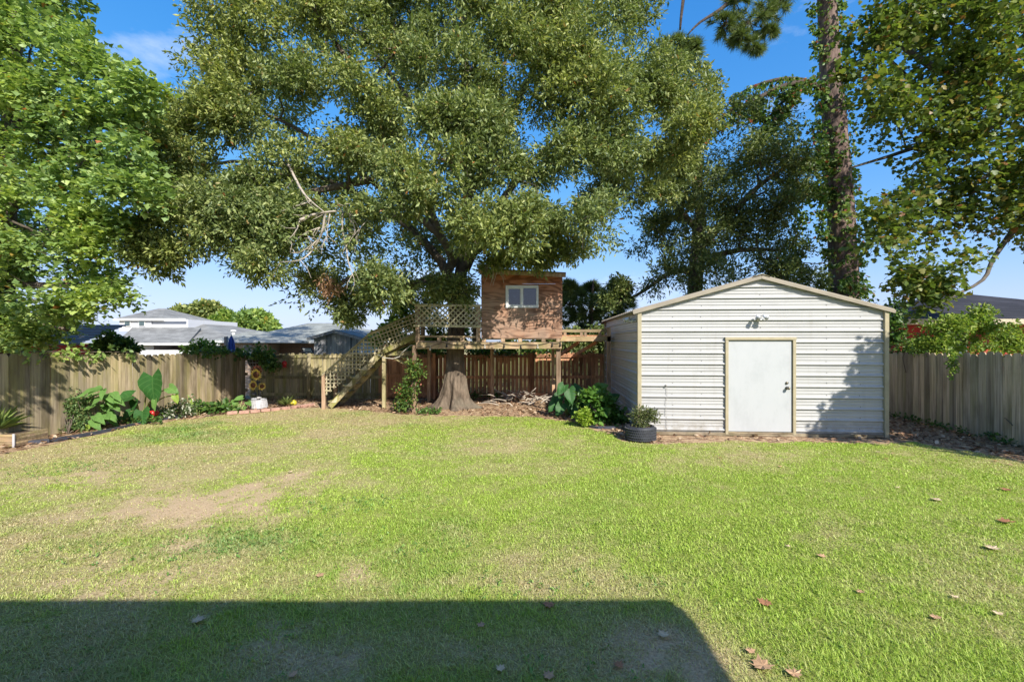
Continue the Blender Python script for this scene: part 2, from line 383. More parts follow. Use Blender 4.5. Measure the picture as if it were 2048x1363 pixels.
m, nt, p = _mat('grass blades'); geo = nt.nodes.new('ShaderNodeNewGeometry'); rp = geo.outputs['Random Per Island']
gcol = ramp(nt, rp, [(0, (.20,.31,.03)), (.5, (.34,.48,.055)), (1, (.47,.60,.105))])
lcol = ramp(nt, rp, [(0, (.09,.20,.04)), (.6, (.17,.31,.07)), (1, (.27,.40,.12))])
dcol = ramp(nt, rp, [(0, (.32,.24,.11)), (.5, (.52,.43,.22)), (1, (.68,.59,.36))])
c = mixc(nt, attr(nt, 'lush'), gcol, lcol); c = mixc(nt, attr(nt, 'dry'), c, dcol)
nt.links.new(c, p.inputs['Base Color']); p.inputs['Roughness'].default_value = .5; p.inputs['Specular IOR Level'].default_value = .3
tr = nt.nodes.new('ShaderNodeBsdfTranslucent'); nt.links.new(mixc(nt, 1.0, c, (1.1,1.15,.7), 'MULTIPLY'), tr.inputs['Color'])
ms = nt.nodes.new('ShaderNodeMixShader'); ms.inputs[0].default_value = .35
nt.links.new(p.outputs[0], ms.inputs[1]); nt.links.new(tr.outputs[0], ms.inputs[2]); nt.links.new(ms.outputs[0], nt.nodes['Material Output'].inputs['Surface'])
tag(link('lawn_grass', me, m), 'short mown lawn with dry straw patches across the yard', 'grass', kind='stuff')

# ------------------------------------------------------------------ leaves
def unit(v): return v/np.maximum(np.linalg.norm(v, axis=-1, keepdims=True), 1e-9)
def rdir(n, rng): return unit(rng.normal(size=(n, 3)))
SH_LANCE = ([(0,0,0), (.5,.45,.10), (0,1,0), (-.5,.45,.10)], [(0,1,2), (0,2,3)])
SH_OVAL = ([(0,0,0), (.42,.25,.06), (.46,.62,.05), (0,1,-.08), (-.46,.62,.05), (-.42,.25,.06)], [(0,1,2,3), (0,3,4,5)])
SH_LOBE = ([(0,0,0), (.55,.28,.06), (.30,.55,.02), (0,1,-.06), (-.30,.55,.02), (-.55,.28,.06)], [(0,1,2,3), (0,3,4,5)])
SH_MAPLE = ([(0,0,0), (.30,-.06,.02), (.56,.36,.06), (.30,.44,.02), (.36,.74,.05), (0,1,-.06), (-.36,.74,.05), (-.30,.44,.02), (-.56,.36,.06), (-.30,-.06,.02)],
            [(0,1,2,3), (0,3,4,5), (0,5,6,7), (0,7,8,9)])
def leaf_arrays(base, d, nrm, length, width, shape):
    n = len(base); side = unit(np.cross(d, nrm)); nn = np.cross(side, d)
    pts, fs = shape; V = np.zeros((n, len(pts), 3), np.float32)
    length = np.broadcast_to(length, (n,))[:, None]; width = np.broadcast_to(width, (n,))[:, None]
    for k, (x, y, z) in enumerate(pts): V[:, k] = base + d*(y*length) + side*(x*width) + nn*(z*length)
    off = np.arange(n)[:, None]*len(pts)
    return V.reshape(-1, 3), [off+np.array(f) for f in fs]
def merge_faces(parts):
    Vs = []; byk = {}; o = 0
    for V, fs in parts:
        Vs.append(V)
        for f in fs: byk.setdefault(f.shape[1], []).append(f+o)
        o += len(V)
    return np.concatenate(Vs), [np.concatenate(x) for x in byk.values()]
def twig_leaves(pos, d, K, twig, length, width, shape, rng, droop=.15, flat=.6, spread=.8, jitter=.45):
    """K leaves along each twig that starts at pos and runs along d"""
    n = len(pos); t = np.tile(np.linspace(.1, 1, K), n)
    P = np.repeat(pos, K, 0); D = np.repeat(d, K, 0); r = rdir(n*K, rng)
    base = P + D*(t*twig)[:, None] + r*(twig*.10)
    ld = unit(D*.55 + r*spread + np.array([0, 0, -droop]))
    up = np.array([0, 0, 1.0])*flat + rdir(n*K, rng)*(1-flat)
    s = 1 + (rng.random(n*K)-.5)*2*jitter
    return leaf_arrays(base, ld, up, length*s, width*s, shape)
def fill(poly, spacing, rng, yfun, holes=(), rpx=None, jit=.5, inset=.55, drop=0.0):
    """clumps (centre, radius) through an outlined part of a crown, at real distances yfun(px,py,layer)"""
    out = []; xs_ = [q[0] for q in poly]; ys_ = [q[1] for q in poly]
    y = min(ys_); row = 0
    while y < max(ys_):
        x = min(xs_) + (row % 2)*spacing*.5
        while x < max(xs_):
            qx = x + rng.uniform(-jit, jit)*spacing; qy = y + rng.uniform(-jit, jit)*spacing
            rr_ = (rpx or spacing*.75)*inset
            if inpoly(np.array([qx, qx, qx-rr_*.3, qx+rr_*.3]), np.array([qy, qy+rr_, qy, qy]), poly).all() and rng.random() > drop and not any(((qx-h[0])/h[2])**2+((qy-h[1])/h[3])**2 < 1 for h in holes):
                Yd = yfun(qx, qy)
                c = at(qx, qy, Yd); r = (rpx or spacing*.75)/F*Yd*rng.uniform(.75, 1.2)
                out.append((np.array(c), r))
            x += spacing
        y += spacing*.86; row += 1
    return out
def crown_mesh(clumps, rng, nsub, ntwig, K, twig, length, width, shape, droop=.15, flat=.55, squash=.75, updraft=.15, subr=(.30,.5), spread=.8):
    P, D = [], []
    for c, r in clumps:
        sd = rdir(nsub, rng)*np.array([1, 1, squash]); scn = c + sd*r*rng.uniform(.25, .9, (nsub, 1))
        sr = r*rng.uniform(subr[0], subr[1], nsub)
        for i in range(nsub):
            n = max(3, int(ntwig*rng.uniform(.6, 1.4))); q = rdir(n, rng)
            P.append(scn[i] + q*np.array([1, 1, squash])*sr[i]*(rng.random((n, 1))**.45))
            D.append(unit(q*.6 + unit(scn[i]-c)*.5 + np.array([0, 0, updraft]) + rng.normal(size=(n, 3))*.3))
    P = np.concatenate(P); D = np.concatenate(D)
    return twig_leaves(P, D, K, twig, length, width, shape, rng, droop, flat, spread)
def limb_net(mb, limbs, clumps, rng, r0=.05, sub=5, sides=5):
    """thin branches from the nearest point of the big limbs out to each clump, and twigs inside it"""
    nodes = []
    for pts, rads in limbs:
        for i in range(len(pts)-1):
            for t in (0, .5): nodes.append((np.array(Vector(pts[i]).lerp(Vector(pts[i+1]), t)), lerp(rads[i], rads[i+1], t)))
        nodes.append((np.array(pts[-1]), rads[-1]))
    NP = np.array([q[0] for q in nodes])
    order = sorted(range(len(clumps)), key=lambda i: np.min(np.linalg.norm(NP-clumps[i][0], axis=1)))
    for i in order:
        c, r = clumps[i]
        dv = np.linalg.norm((NP-c)*np.array([1, 1, 1.0]), axis=1) + np.where(NP[:, 2] > c[2]+.3, 1.2, 0)
        j = int(np.argmin(dv)); a = NP[j]; ra = min(r0, nodes[j][1]*.75)
        mid = a*.5 + c*.5 + rng.normal(size=3)*.12*np.linalg.norm(c-a) + np.array([0, 0, -.06*np.linalg.norm(c-a)])
        q1 = a*.55+mid*.45 + rng.normal(size=3)*.04; q2 = c*.45+mid*.55 + rng.normal(size=3)*.06
        mb.tube([a, q1, mid, q2, c], [ra, ra*.85, ra*.7, ra*.58, ra*.45], sides)
        nodes += [(mid, ra*.7), (c, ra*.45)]; NP = np.concatenate([NP, [mid, c]])
        for k in range(sub):
            d = rdir(1, rng)[0]; e = c + d*r*rng.uniform(.6, 1.0); mm = c*.5+e*.5 + rng.normal(size=3)*.08*r
            mb.tube([c, mm, e], [ra*.4, ra*.25, .004], 4, cap=False)
# ------------------------------------------------------------------ fences
def plank_mesh(name, w, h, t, ear=True):
    e = w*.22
    prof = [(-w/2, 0), (w/2, 0), (w/2, h-e), (w/2-e, h), (-w/2+e, h), (-w/2, h-e)] if ear else [(-w/2, 0), (w/2, 0), (w/2, h), (-w/2, h)]
    n = len(prof)
    me = bpy.data.meshes.new(name)
    me.from_pydata([(x, -t/2, z) for x, z in prof]+[(x, t/2, z) for x, z in prof], [],
                   [tuple(range(n)), tuple(range(n, 2*n))[::-1]]+[(i, n+i, n+(i+1) % n, (i+1) % n) for i in range(n)])
    me.update(); return me
def fence(label, p0, p1, h0, h1, pitch, mat, rails_front, matf=None, group='timber fences round the yard', railz=(.12,.72,1.3), gap=.005, posts=()):
    p0 = Vector(p0); p1 = Vector(p1); d = (p1-p0); n = int(d.length/pitch); d.normalize()
    root = thing('fence', p0, label, 'fence', group)
    ang = math.atan2(d.y, d.x); nrm = Vector((-d.y, d.x, 0))          # away from the yard when p0->p1 runs left to right
    me = [plank_mesh('plank', pitch*k-gap, 1.0, .018) for k in (1, .996, .998, 1.0)]
    for q in me: q.materials.append(mat)
    for i in range(n):
        t = (i+.5)/n; q = p0 + d*(pitch*(i+.5)); h = lerp(h0, h1, t)
        m_ = matf(i, n) if matf else None
        o = link('plank', me[i % 4], None, root, q-p0+nrm*U(-.006, .006), (U(-.006, .006), U(-.003, .003), ang+U(-.012, .012)), (1, 1, h+U(-.035, .02)))
        if m_:
            o.material_slots[0].link = 'OBJECT'; o.material_slots[0].material = m_
    s = -1 if rails_front else 1
    for z in railz:
        L_ = (p1-p0).length; k = max(1, round(L_/2.4))
        for j in range(k):
            a = p0 + d*(L_*j/k+.003) + nrm*(s*.034) + Vector((0, 0, z*lerp(h0, h1, j/k))); b = p0 + d*(L_*(j+1)/k-.003) + nrm*(s*.034) + Vector((0, 0, z*lerp(h0, h1, (j+1)/k)))
            rm = mat if not matf else (matf(int(n*(j+.5)/k), n) or mat)
            MB().beam(a, b, .035, .085).build('rail', rm, root)
    for t, sec in posts:
        q = p0 + d*t + nrm*(s*.10); hh = lerp(h0, h1, t/(p1-p0).length)
        if sec == 'round': MB().tube([q, q+Vector((0, 0, hh*.5)), q+Vector((0, 0, hh*1.0))], [.065, .062, .06], 10).build('post', mat, root, True)
        else: MB().beam(q, q+Vector((0, 0, hh*1.0)), .09, .09).build('post', sec, root)
    return root
fl0, fl1 = Vector((-9.12, 6.6, 0)), Vector((-8.18, 14.12, 0))
fence('pale algae-stained fence along the left side, behind the big-leaved plants', fl0, fl1, 1.635, 1.415, .165, M['fence_left'], False, gap=.0035, railz=(.2, .55, .88))
fb0, fb1 = Vector((-8.16, 14.2, 0)), Vector((4.2, 14.2, 0))
def back_mat(i, n):
    px = CX + (fb0.x + (fb1.x-fb0.x)*(i+.5)/n)/14.2*F
    return M['fence_brown'] if px > 752 + random.uniform(-12, 30) else None
fence('long back fence, olive on the left turning red-brown behind the tree house', fb0, fb1, 1.415, 1.43, .125, M['fence_back'], True, back_mat, gap=.009, railz=(.10, .475, .93),
      posts=((1.87, 'round'), (4.15, M['fence_brown']), (5.75, M['fence_brown']), (8.75, M['fence_brown'])))
fr0, fr1 = Vector((9.55, 14.15, 0)), Vector((8.47, 6.1, 0))
fence('weathered grey fence along the right side, in shade beyond the metal shed', fr0, fr1, 1.43, 1.645, .165, M['fence_right'], False, gap=.0035, railz=(.2, .55, .88))

# wooden gate standing in the back fence
gt = thing('wooden_gate', at(815, 797, 14.05) , 'red-brown wooden gate with diagonal brace in the back fence behind the stairs', 'gate')
gz0 = .06
for k in range(9):
    x = at(773+k*10.2, 0, 14.05).x
    MB().box((x, 14.06, gz0), (x+.15, 14.08, 1.30+U(-.02, .02))).build('plank', M['fence_brown'], gt)
for z in (.12, .70): MB().box((at(772, 0, 14.0).x, 14.02, z), (at(860, 0, 14.0).x, 14.058, z+.085)).build('rail', M['fence_brown'], gt)
for x in (770, 857): MB().box((at(x, 0, 14.0).x, 13.985, .05), (at(x+6, 0, 14.0).x, 14.018, .80)).build('stile', M['fence_brown'], gt)
MB().beam(at(777, 792, 13.98), at(858, 756, 13.98), .03, .08, (0, 1, 0)).build('brace', M['fence_brown'], gt)
gt.location.z = 0
for c_ in gt.children: c_.location.z += at(815, 797, 14.05).z

# ------------------------------------------------------------------ metal shed
SA = .0725; SD = Vector((math.sin(SA), math.cos(SA), 0)); SR = Vector((math.cos(SA), -math.sin(SA), 0)); SN = -SD
S0 = Vector((2.47, 8.81, 0)); SW, SL, SE, SP = 4.48, 4.87, 2.40, 3.02
def sp(w, l, z): return S0 + SR*w + SD*l + Vector((0, 0, z))
m, nt, p = _mat('ribbed steel sheet, off white'); tv = nt.nodes.new('ShaderNodeTexCoord').outputs['Object']
dirt = noise(nt, tv, 1.0, 5, .65, (1.2, 1.2, 7)); dr2 = noise(nt, tv, 1.0, 4, .6, (9, 9, .8))
c = ramp(nt, dirt, [(.3, (.365,.36,.35)), (.5, (.405,.40,.39)), (.8, (.43,.425,.418))])
c = mixc(nt, ramp(nt, dr2, [(.55, (0,0,0)), (.8, (.35,.35,.35))]), c, (.27,.25,.22))
sz_ = nt.nodes.new('ShaderNodeSeparateXYZ'); nt.links.new(tv, sz_.inputs[0])
mr_ = nt.nodes.new('ShaderNodeMapRange'); mr_.inputs['From Min'].default_value = .06; mr_.inputs['From Max'].default_value = .42; mr_.inputs['To Min'].default_value = .62; mr_.inputs['To Max'].default_value = .0; nt.links.new(sz_.outputs['Z'], mr_.inputs['Value'])
sp_ = nt.nodes.new('ShaderNodeMath'); sp_.operation = 'MULTIPLY'; nt.links.new(mr_.outputs[0], sp_.inputs[0]); nt.links.new(ramp(nt, noise(nt, tv, 7, 6, .7), [(.42, (0,0,0)), (.66, (1,1,1))]), sp_.inputs[1])
c = mixc(nt, sp_.outputs[0], c, (.20,.165,.11))
nt.links.new(c, p.inputs['Base Color']); p.inputs['Roughness'].default_value = .42; p.inputs['Specular IOR Level'].default_value = .45
bump(nt, p, noise(nt, tv, 2.3, 3, .5), .12, .03); M['steel'] = m
M['tan_trim'] = plain('tan steel trim', (.36,.31,.20), .45, .08, 8)
M['shed_base'] = wood('shed sill timber', (.10,.08,.055), (.22,.18,.13), (.33,.28,.20), grain=(3, 30, 30), algae=(.13,.12,.05))
m, nt, p = _mat('white door paint, scuffed'); tv = nt.nodes.new('ShaderNodeTexCoord').outputs['Object']
f1 = noise(nt, tv, 1.0, 6, .7, (2.5, 2.5, 1.2)); f2 = noise(nt, tv, 1.0, 5, .7, (30, 30, 3))
c = ramp(nt, f1, [(.3, (.34,.35,.355)), (.5, (.39,.40,.405)), (.8, (.415,.42,.425))]); c = mixc(nt, ramp(nt, f2, [(.6, (0,0,0)), (.8, (.4,.4,.4))]), c, (.32,.32,.31))
nt.links.new(c, p.inputs['Base Color']); p.inputs['Roughness'].default_value = .5; M['door'] = m
shed = thing('metal_shed', S0 + SR*(SW/2), 'white ribbed metal shed with tan trim and low gable roof', 'shed')
PITCH, ZB = .21, .093
def profile(z0, z1):
    """(z, proud) pairs of the ribbed sheet between two heights"""
    out = []
    k = -1
    while ZB + k*PITCH < z1 + PITCH:
        b = ZB + k*PITCH
        out += [(b-.012, -.012), (b, .032), (b+.018, .032), (b+.040, 0), (b+.084, 0), (b+.088, .010), (b+.098, .010), (b+.104, 0), (b+.142, 0), (b+.146, .010), (b+.156, .010), (b+.162, 0), (b+PITCH-.014, 0)]
        k += 1
    q = [(z, d) for z, d in out if z0 < z < z1]
    return [(z0, 0)] + q + [(z1, 0)]
slope = (SP-SE)/(SW/2)
def ribbed(name, a, b, nrm, z0, z1, gable=False, parts=shed):
    """ribbed wall from a to b (points on the ground line)"""
    a = Vector(a); b = Vector(b); d = (b-a); Lw = d.length; d.normalize(); mb = MB(); pr = profile(z0, z1)
    def ends(z):
        if not gable or z <= SE-.03: return 0, Lw
        ins = (z-(SE-.03))/slope
        return min(max(ins-gable[0], 0), Lw), max(min(Lw, gable[1]-ins), 0)
    vs = []
    for z, q in pr:
        l, r = ends(z)
        if r < l: l = r = (l+r)/2
        vs += [a + d*l + nrm*q + Vector((0, 0, z)), a + d*r + nrm*q + Vector((0, 0, z))]
    mb.add(vs, [(2*i, 2*i+1, 2*i+3, 2*i+2) for i in range(len(pr)-1)])
    return mb.build(name, M['steel'], parts)
DW0, DW1, DZ0, DZ1 = 1.65, 2.825, .085, 1.815
ZT = SP - .03
ribbed('wall_panel', sp(0, 0, 0), sp(DW0-.05, 0, 0), SN, .06, DZ1+.05)
ribbed('wall_panel', sp(DW1+.05, 0, 0), sp(SW, 0, 0), SN, .06, DZ1+.05)
ribbed('gable_panel', sp(0, 0, 0), sp(SW, 0, 0), SN, DZ1+.05, ZT-.01, (0, SW))
ribbed('wall_panel', sp(0, SL, 0), sp(0, 0, 0), -SR, .06, SE)
ribbed('wall_panel', sp(SW, 0, 0), sp(SW, SL, 0), SR, .06, SE)
ribbed('gable_panel', sp(SW, SL, 0), sp(0, SL, 0), SD, .06, ZT-.01, (0, SW))
# screws
mb = MB()
for w in (.62, 1.16, 2.25, 3.45, 4.05):
    for k in range(13):
        z = ZB + k*PITCH + .064 + U(-.01, .01)
        if DW0-.1 < w < DW1+.1 and z < DZ1+.1: continue
        if z > SE + min(w, SW-w)*slope - .1: continue
        mb.ball(sp(w+U(-.01, .01), -.003, z), .0075, 6, 4)
o = mb.build('screws', M['dark_metal'], shed); tag(o, kind='stuff')
# corner posts, sill, trims
def sbeam(name, a, b, w, h, mat, up=(0, 0, 1)): return MB().beam(a, b, w, h, up, bev=.004).build(name, mat, shed)
for (w, l) in ((-.012, -.030), (SW+.012, -.030), (-.012, SL+.03), (SW+.012, SL+.03)):
    sbeam('corner_trim', sp(w, l, .02), sp(w, l, SE-.01), .075, .062, M['tan_trim'], tuple(SD))
sbeam('sill', sp(0.03, -.016, .028), sp(SW-.03, -.016, .028), .06, .056, M['shed_base'])
sbeam('sill', sp(-.016, 0.03, .028), sp(-.016, SL-.03, .028), .06, .056, M['shed_base'])
for w in (DW0-.028, DW1+.028): sbeam('door_jamb', sp(w, -.028, .03), sp(w, -.028, DZ1+.001), .056, .05, M['tan_trim'], tuple(SD))
sbeam('door_head', sp(DW0-.06, -.030, DZ1+.030), sp(DW1+.06, -.030, DZ1+.030), .058, .056, M['tan_trim'])
door = MB().beam(sp((DW0+DW1)/2, .0, DZ0), sp((DW0+DW1)/2, .0, DZ1-.008), DW1-DW0-.012, .04, tuple(SD), bev=.004).build('door', M['door'], shed)
mb = MB(); kp = sp(DW1-.10, -.022, 0)
for z, r, q in ((1.01, .026, .02), (.915, .03, .02)):
    c0 = kp + Vector((0, 0, z)); mb.tube([c0, c0+SN*q], [r, r*.9], 12)
c0 = kp + Vector((0, 0, .915)); mb.tube([c0+SN*.02, c0+SN*.045], [.012, .012], 8); mb.ball(c0+SN*.062, .030, 10, 7)
M['knob'] = plain('tarnished brass', (.22,.19,.14), .3, .2, 10, 1.0); mb.build('door_knob', M['knob'], door, True)
sbeam('threshold', sp(DW0, -.03, .060), sp(DW1, -.03, .060), .05, .03, M['shed_base'])
# roof: two ribbed sheets with rake trim and ridge cap
OV, OR = .14, .07
ze = SE - slope*OV
def roof_sheet(side):
    mb = MB(); vs = []; top = []
    nrib = 22; Lr = SL + 2*OR; prof = []
    for k in range(nrib+1):
        l = -OR + Lr*k/nrib
        for dl, hgt in ((0, 0), (.02, .018), (.045, .018), (.065, 0)):
            if l+dl <= -OR+Lr: prof.append((l+dl, hgt))
    for l, hgt in prof:
        for w, z in ((-OV, ze), (SW/2, SP)):
            ww = w if side < 0 else SW-w
            top.append(sp(ww, l, z+hgt+.02)); vs.append(sp(ww, l, z))
    n = len(prof); fs = []
    for i in range(n-1):
        fs += [(2*i, 2*i+1, 2*i+3, 2*i+2), (2*n+2*i, 2*n+2*i+2, 2*n+2*i+3, 2*n+2*i+1)]
        fs += [(2*i, 2*i+2, 2*n+2*i+2, 2*n+2*i)]
    fs += [(0, 2*n, 2*n+1, 1), (2*n-2, 2*n-1, 4*n-1, 4*n-2)]
    return mb.add(top+vs, fs).build('roof_sheet', M['tan_roof'], shed)
M['tan_roof'] = plain('roof steel, tan', (.28,.24,.18), .5, .12, 3)
roof_sheet(-1); roof_sheet(1)
for l in (-OR-.012, SL+OR+.012):
    for sgn in (-1, 1):
        a = sp(-OV if sgn < 0 else SW+OV, l, ze-.022); b = sp(SW/2, l, SP-.022)
        sbeam('rake_trim', a, b, .022, .062, M['tan_roof'])
MB().prism([sp(SW/2-.16, -OR-.03, SP+.028-slope*.16), sp(SW/2, -OR-.03, SP+.046), sp(SW/2+.16, -OR-.03, SP+.028-slope*.16), sp(SW/2, -OR-.03, SP+.034)], SD*(SL+2*OR+.06)).build('ridge_cap', M['tan_trim'], shed)
# dangling cable on the front wall
cab = [sp(.50+U(-.012, .012), -.030, z) for z in np.linspace(.95, .07, 12)]
o = MB().tube(cab, .004, 5).ball(cab[0]+SN*.012, .022, 8, 5).build('hanging_cable', plain('grey cable', (.34,.33,.31), .5), None, True)
tag(o, 'thin grey cable hanging down the shed front left of the door', 'cable')
# flood lights
M['white_plastic'] = plain('white fixture plastic', (.72,.72,.72), .35, .05)
def floodlight(pos, nrm, side, label):
    pos = Vector(pos); nrm = Vector(nrm); side = Vector(side)
    r = thing('flood_light', pos, label, 'light fixture', 'flood lights on the shed')
    MB().tube([pos+nrm*.001, pos+nrm*.03], [.05, .046], 14).build('wall_plate', M['white_plastic'], r, True)
    b = MB().beam(pos+nrm*.03+Vector((0, 0, .01)), pos+nrm*.10+Vector((0, 0, .045)), .02, .02).build('bracket', M['dark_metal'], r)
    for s in (-1, 1):
        a = pos + nrm*.07 + side*(s*.055) + Vector((0, 0, .05)); e = a + nrm*.10 + side*(s*.02) + Vector((0, 0, -.045))
        h = MB().tube([a, lerp(a, e, .35), e], [.022, .030, .045], 12).build('lamp_head', M['white_plastic'], r, True)
        MB().tube([lerp(a, e, .97), e+(e-a).normalized()*.003], [.041, .041], 12).build('lens', plain('lamp lens', (.35,.36,.38), .12, .05), h, True)
    MB().box(pos+nrm*.05+side*-.03+Vector((0, 0, -.035)), pos+nrm*.125+side*.035+Vector((0, 0, -.012))).build('sensor', M['white_plastic'], r)
    return r
floodlight(sp(2.21, -.024, 2.225), SN, SR, 'twin-head flood light above the shed door')
floodlight(sp(-.028, .55, 2.22), -SR, SD, 'white flood light high on the shaded left wall of the shed')

# ------------------------------------------------------------------ tree house
m, nt, p = _mat('weathered plywood'); tv = nt.nodes.new('ShaderNodeTexCoord').outputs['Object']
wv = _n(nt, 'ShaderNodeTexWave', Scale=2.4, Distortion=11.0, Detail=3.0); wv.inputs['Detail Scale'].default_value = .7; wv.bands_direction = 'Z'
mpn = nt.nodes.new('ShaderNodeMapping'); mpn.inputs['Scale'].default_value = (.55, .55, 2.6); nt.links.new(tv, mpn.inputs['Vector']); nt.links.new(mpn.outputs[0], wv.inputs['Vector'])
cn_ = noise(nt, tv, 1.0, 2, .45, (.75, .75, 2.6)); sn_ = nt.nodes.new('ShaderNodeMath'); sn_.operation = 'MULTIPLY'; sn_.inputs[1].default_value = 85.0; nt.links.new(cn_, sn_.inputs[0])
sn2 = nt.nodes.new('ShaderNodeMath'); sn2.operation = 'SINE'; nt.links.new(sn_.outputs[0], sn2.inputs[0]); sn3 = nt.nodes.new('ShaderNodeMath'); sn3.operation = 'MULTIPLY_ADD'; sn3.inputs[1].default_value = .5; sn3.inputs[2].default_value = .5; nt.links.new(sn2.outputs[0], sn3.inputs[0])
c = ramp(nt, sn3.outputs[0], [(.1, (.13,.065,.04)), (.5, (.27,.145,.09)), (.8, (.37,.22,.145))])
fg = noise(nt, tv, 1.0, 5, .7, (1.6, 1.6, 24)); c = mixc(nt, .25, c, ramp(nt, fg, [(.3, (.13,.065,.04)), (.7, (.36,.22,.145))]))
blo = noise(nt, tv, 3.0, 6, .7); c = mixc(nt, ramp(nt, blo, [(.4, (0,0,0)), (.65, (.7,.7,.7))]), c, (.30,.215,.16))
sepx = nt.nodes.new('ShaderNodeSeparateXYZ'); nt.links.new(tv, sepx.inputs[0])
hz = ramp(nt, sepx.outputs['Z'], [(.2, (0,0,0)), (1.0, (1,1,1))]); 
mrz = nt.nodes.new('ShaderNodeMapRange'); mrz.inputs['From Min'].default_value = 2.75; mrz.inputs['From Max'].default_value = 3.5; nt.links.new(sepx.outputs['Z'], mrz.inputs['Value'])
c = mixc(nt, mrz.outputs[0], c, mixc(nt, 1.0, c, (1.15, .62, .40), 'MULTIPLY'))
nt.links.new(c, p.inputs['Base Color']); p.inputs['Roughness'].default_value = .85; p.inputs['Specular IOR Level'].default_value = .2; bump(nt, p, sn3.outputs[0], .15, .006); M['ply'] = m
TY = 11.4
th = thing('tree_house', (-.6, 12.2, 0), 'wooden tree house on posts with plywood cabin and white window, round the oak trunk', 'tree house')
X = lambda px, Y=TY: (px-CX)/F*Y
Z = lambda py, Y=TY: H-(py-CY)/F*Y
def tb(name, a, b, mat, parent=None): return MB().box(a, b).build(name, mat, parent or th)
# posts
for px, Y, top, w in ((828.5, 11.43, Z(690), .10), (1117, 11.5, Z(695), .115), (985, 13.5, 1.62, .10), (1107, 13.5, 1.62, .09), (858, 13.5, 1.62, .10)):
    x = X(px, Y); MB().beam((x, Y, -.05), (x+U(-.02, .02), Y, top), w, w, (0, 1, 0), bev=.006).build('post', M['post'], th)
# rim beams and joists
MB().beam((X(833), TY-.03, Z(690.5)), (X(1123), TY-.03, Z(690.5)), .04, .165, bev=.004).build('rim_beam', M['deck'], th)
MB().beam((X(833), 13.45, Z(690.5)), (X(1123), 13.45, Z(690.5)), .04, .165).build('rim_beam', M['deck'], th)
for k in range(6):
    x = lerp(X(836), X(1120), k/5); MB().beam((x, TY, 1.68), (x, 13.42, 1.68), .04, .14).build('joist', M['deck'], th)
for k in range(13):   # deck boards, left clear round the trunk
    y = TY + .02 + k*.155
    segs = [(X(834), X(962))] if not (11.75 < y < 12.65) else [(X(834), -1.98), (-1.08, X(962))]
    for a, b in segs: tb('deck_board', (a, y, 1.772), (b, y+.145, 1.80), M['deck'])
# low rail and blocks above the rim
MB().beam((X(836), TY-.02, Z(672)), (X(957), TY-.02, Z(673.5)), .035, .045).build('low_rail', M['deck'], th)
for px in (879, 925, 968, 1006, 1040, 1087, 1116): tb('block', (X(px-4), TY-.05, Z(683.0)), (X(px+4), TY+.02, Z(675.0)), M['post'])
for px in (836, 957): tb('rail_post', (X(px-4), TY-.06, Z(684)), (X(px+4), TY+.02, Z(609)), M['post'])
for px in (846, 950): tb('rail_post', (X(px-4, 13.4), 13.35, 1.77), (X(px+4, 13.4), 13.42, Z(625, 13.4)), M['deck'])
MB().beam((X(846, 13.4), 13.38, Z(640, 13.4)), (X(950, 13.4), 13.38, Z(640, 13.4)), .04, .09).build('back_rail', M['deck'], th)
MB().beam((X(829), TY-.075, Z(609)), (X(963), TY-.075, Z(611)), .05, .03).build('cap_rail', M['lattice'], th)
MB().beam((X(829), TY-.075, Z(651)), (X(963), TY-.075, Z(653.5)), .02, .05).build('lattice_rail', M['lattice'], th)
# lattice: single slats
cube = bpy.data.meshes.new('slat'); cube.from_pydata([(x, y, z) for z in (-.5,.5) for y in (-.5,.5) for x in (-.5,.5)], [], [(0,2,3,1),(4,5,7,6),(0,1,5,4),(1,3,7,5),(3,2,6,7),(2,0,4,6)]); cube.update()
cube.materials.append(M['lattice'])
def clip(p, d, poly):
    """segment of the line p + t d inside a convex polygon"""
    lo, hi = -1e9, 1e9; n = len(poly); area = sum(poly[i][0]*poly[(i+1) % n][1]-poly[(i+1) % n][0]*poly[i][1] for i in range(n)); s = 1 if area > 0 else -1
    for i in range(n):
        a, b = poly[i], poly[(i+1) % n]; nx_, nz_ = -(b[1]-a[1])*s, (b[0]-a[0])*s
        den = d[0]*nx_+d[1]*nz_; num = (p[0]-a[0])*nx_+(p[1]-a[1])*nz_
        if abs(den) < 1e-9:
            if num < 0: return None
            continue
        t = -num/den
        if den > 0: lo = max(lo, t)
        else: hi = min(hi, t)
    return (lo, hi) if hi-lo > .03 else None
def lattice(parent, poly, y, dirs, pitch, w=.032, t=.008):
    """poly: (x,z) outline in the plane y; one slat object per lath"""
    base = MB().beam((poly[0][0], y, poly[0][1]), (poly[1][0], y, poly[1][1]), .022, .03).build('lattice_panel', M['lattice'], parent)
    og = origin(parent); cx_ = sum(q[0] for q in poly)/len(poly); cz_ = sum(q[1] for q in poly)/len(poly)
    for li, a in enumerate(dirs):
        d = (math.cos(a), math.sin(a)); nn = (-d[1], d[0])
        for k in range(-40, 41):
            q = (cx_+nn[0]*k*pitch, cz_+nn[1]*k*pitch); r = clip(q, d, poly)
            if not r: continue
            mid = (r[0]+r[1])/2; L_ = r[1]-r[0]
            link('slat', cube, None, base, Vector((q[0]+d[0]*mid, y+(li*2-1)*t*.55, q[1]+d[1]*mid))-og, (0, -a, 0), (L_, t, w))
    return base
lattice(th, [(X(831), Z(611)), (X(962), Z(612.5)), (X(962), Z(652)), (X(831), Z(649.5))], TY-.085, (math.radians(45), math.radians(-45)), .092)
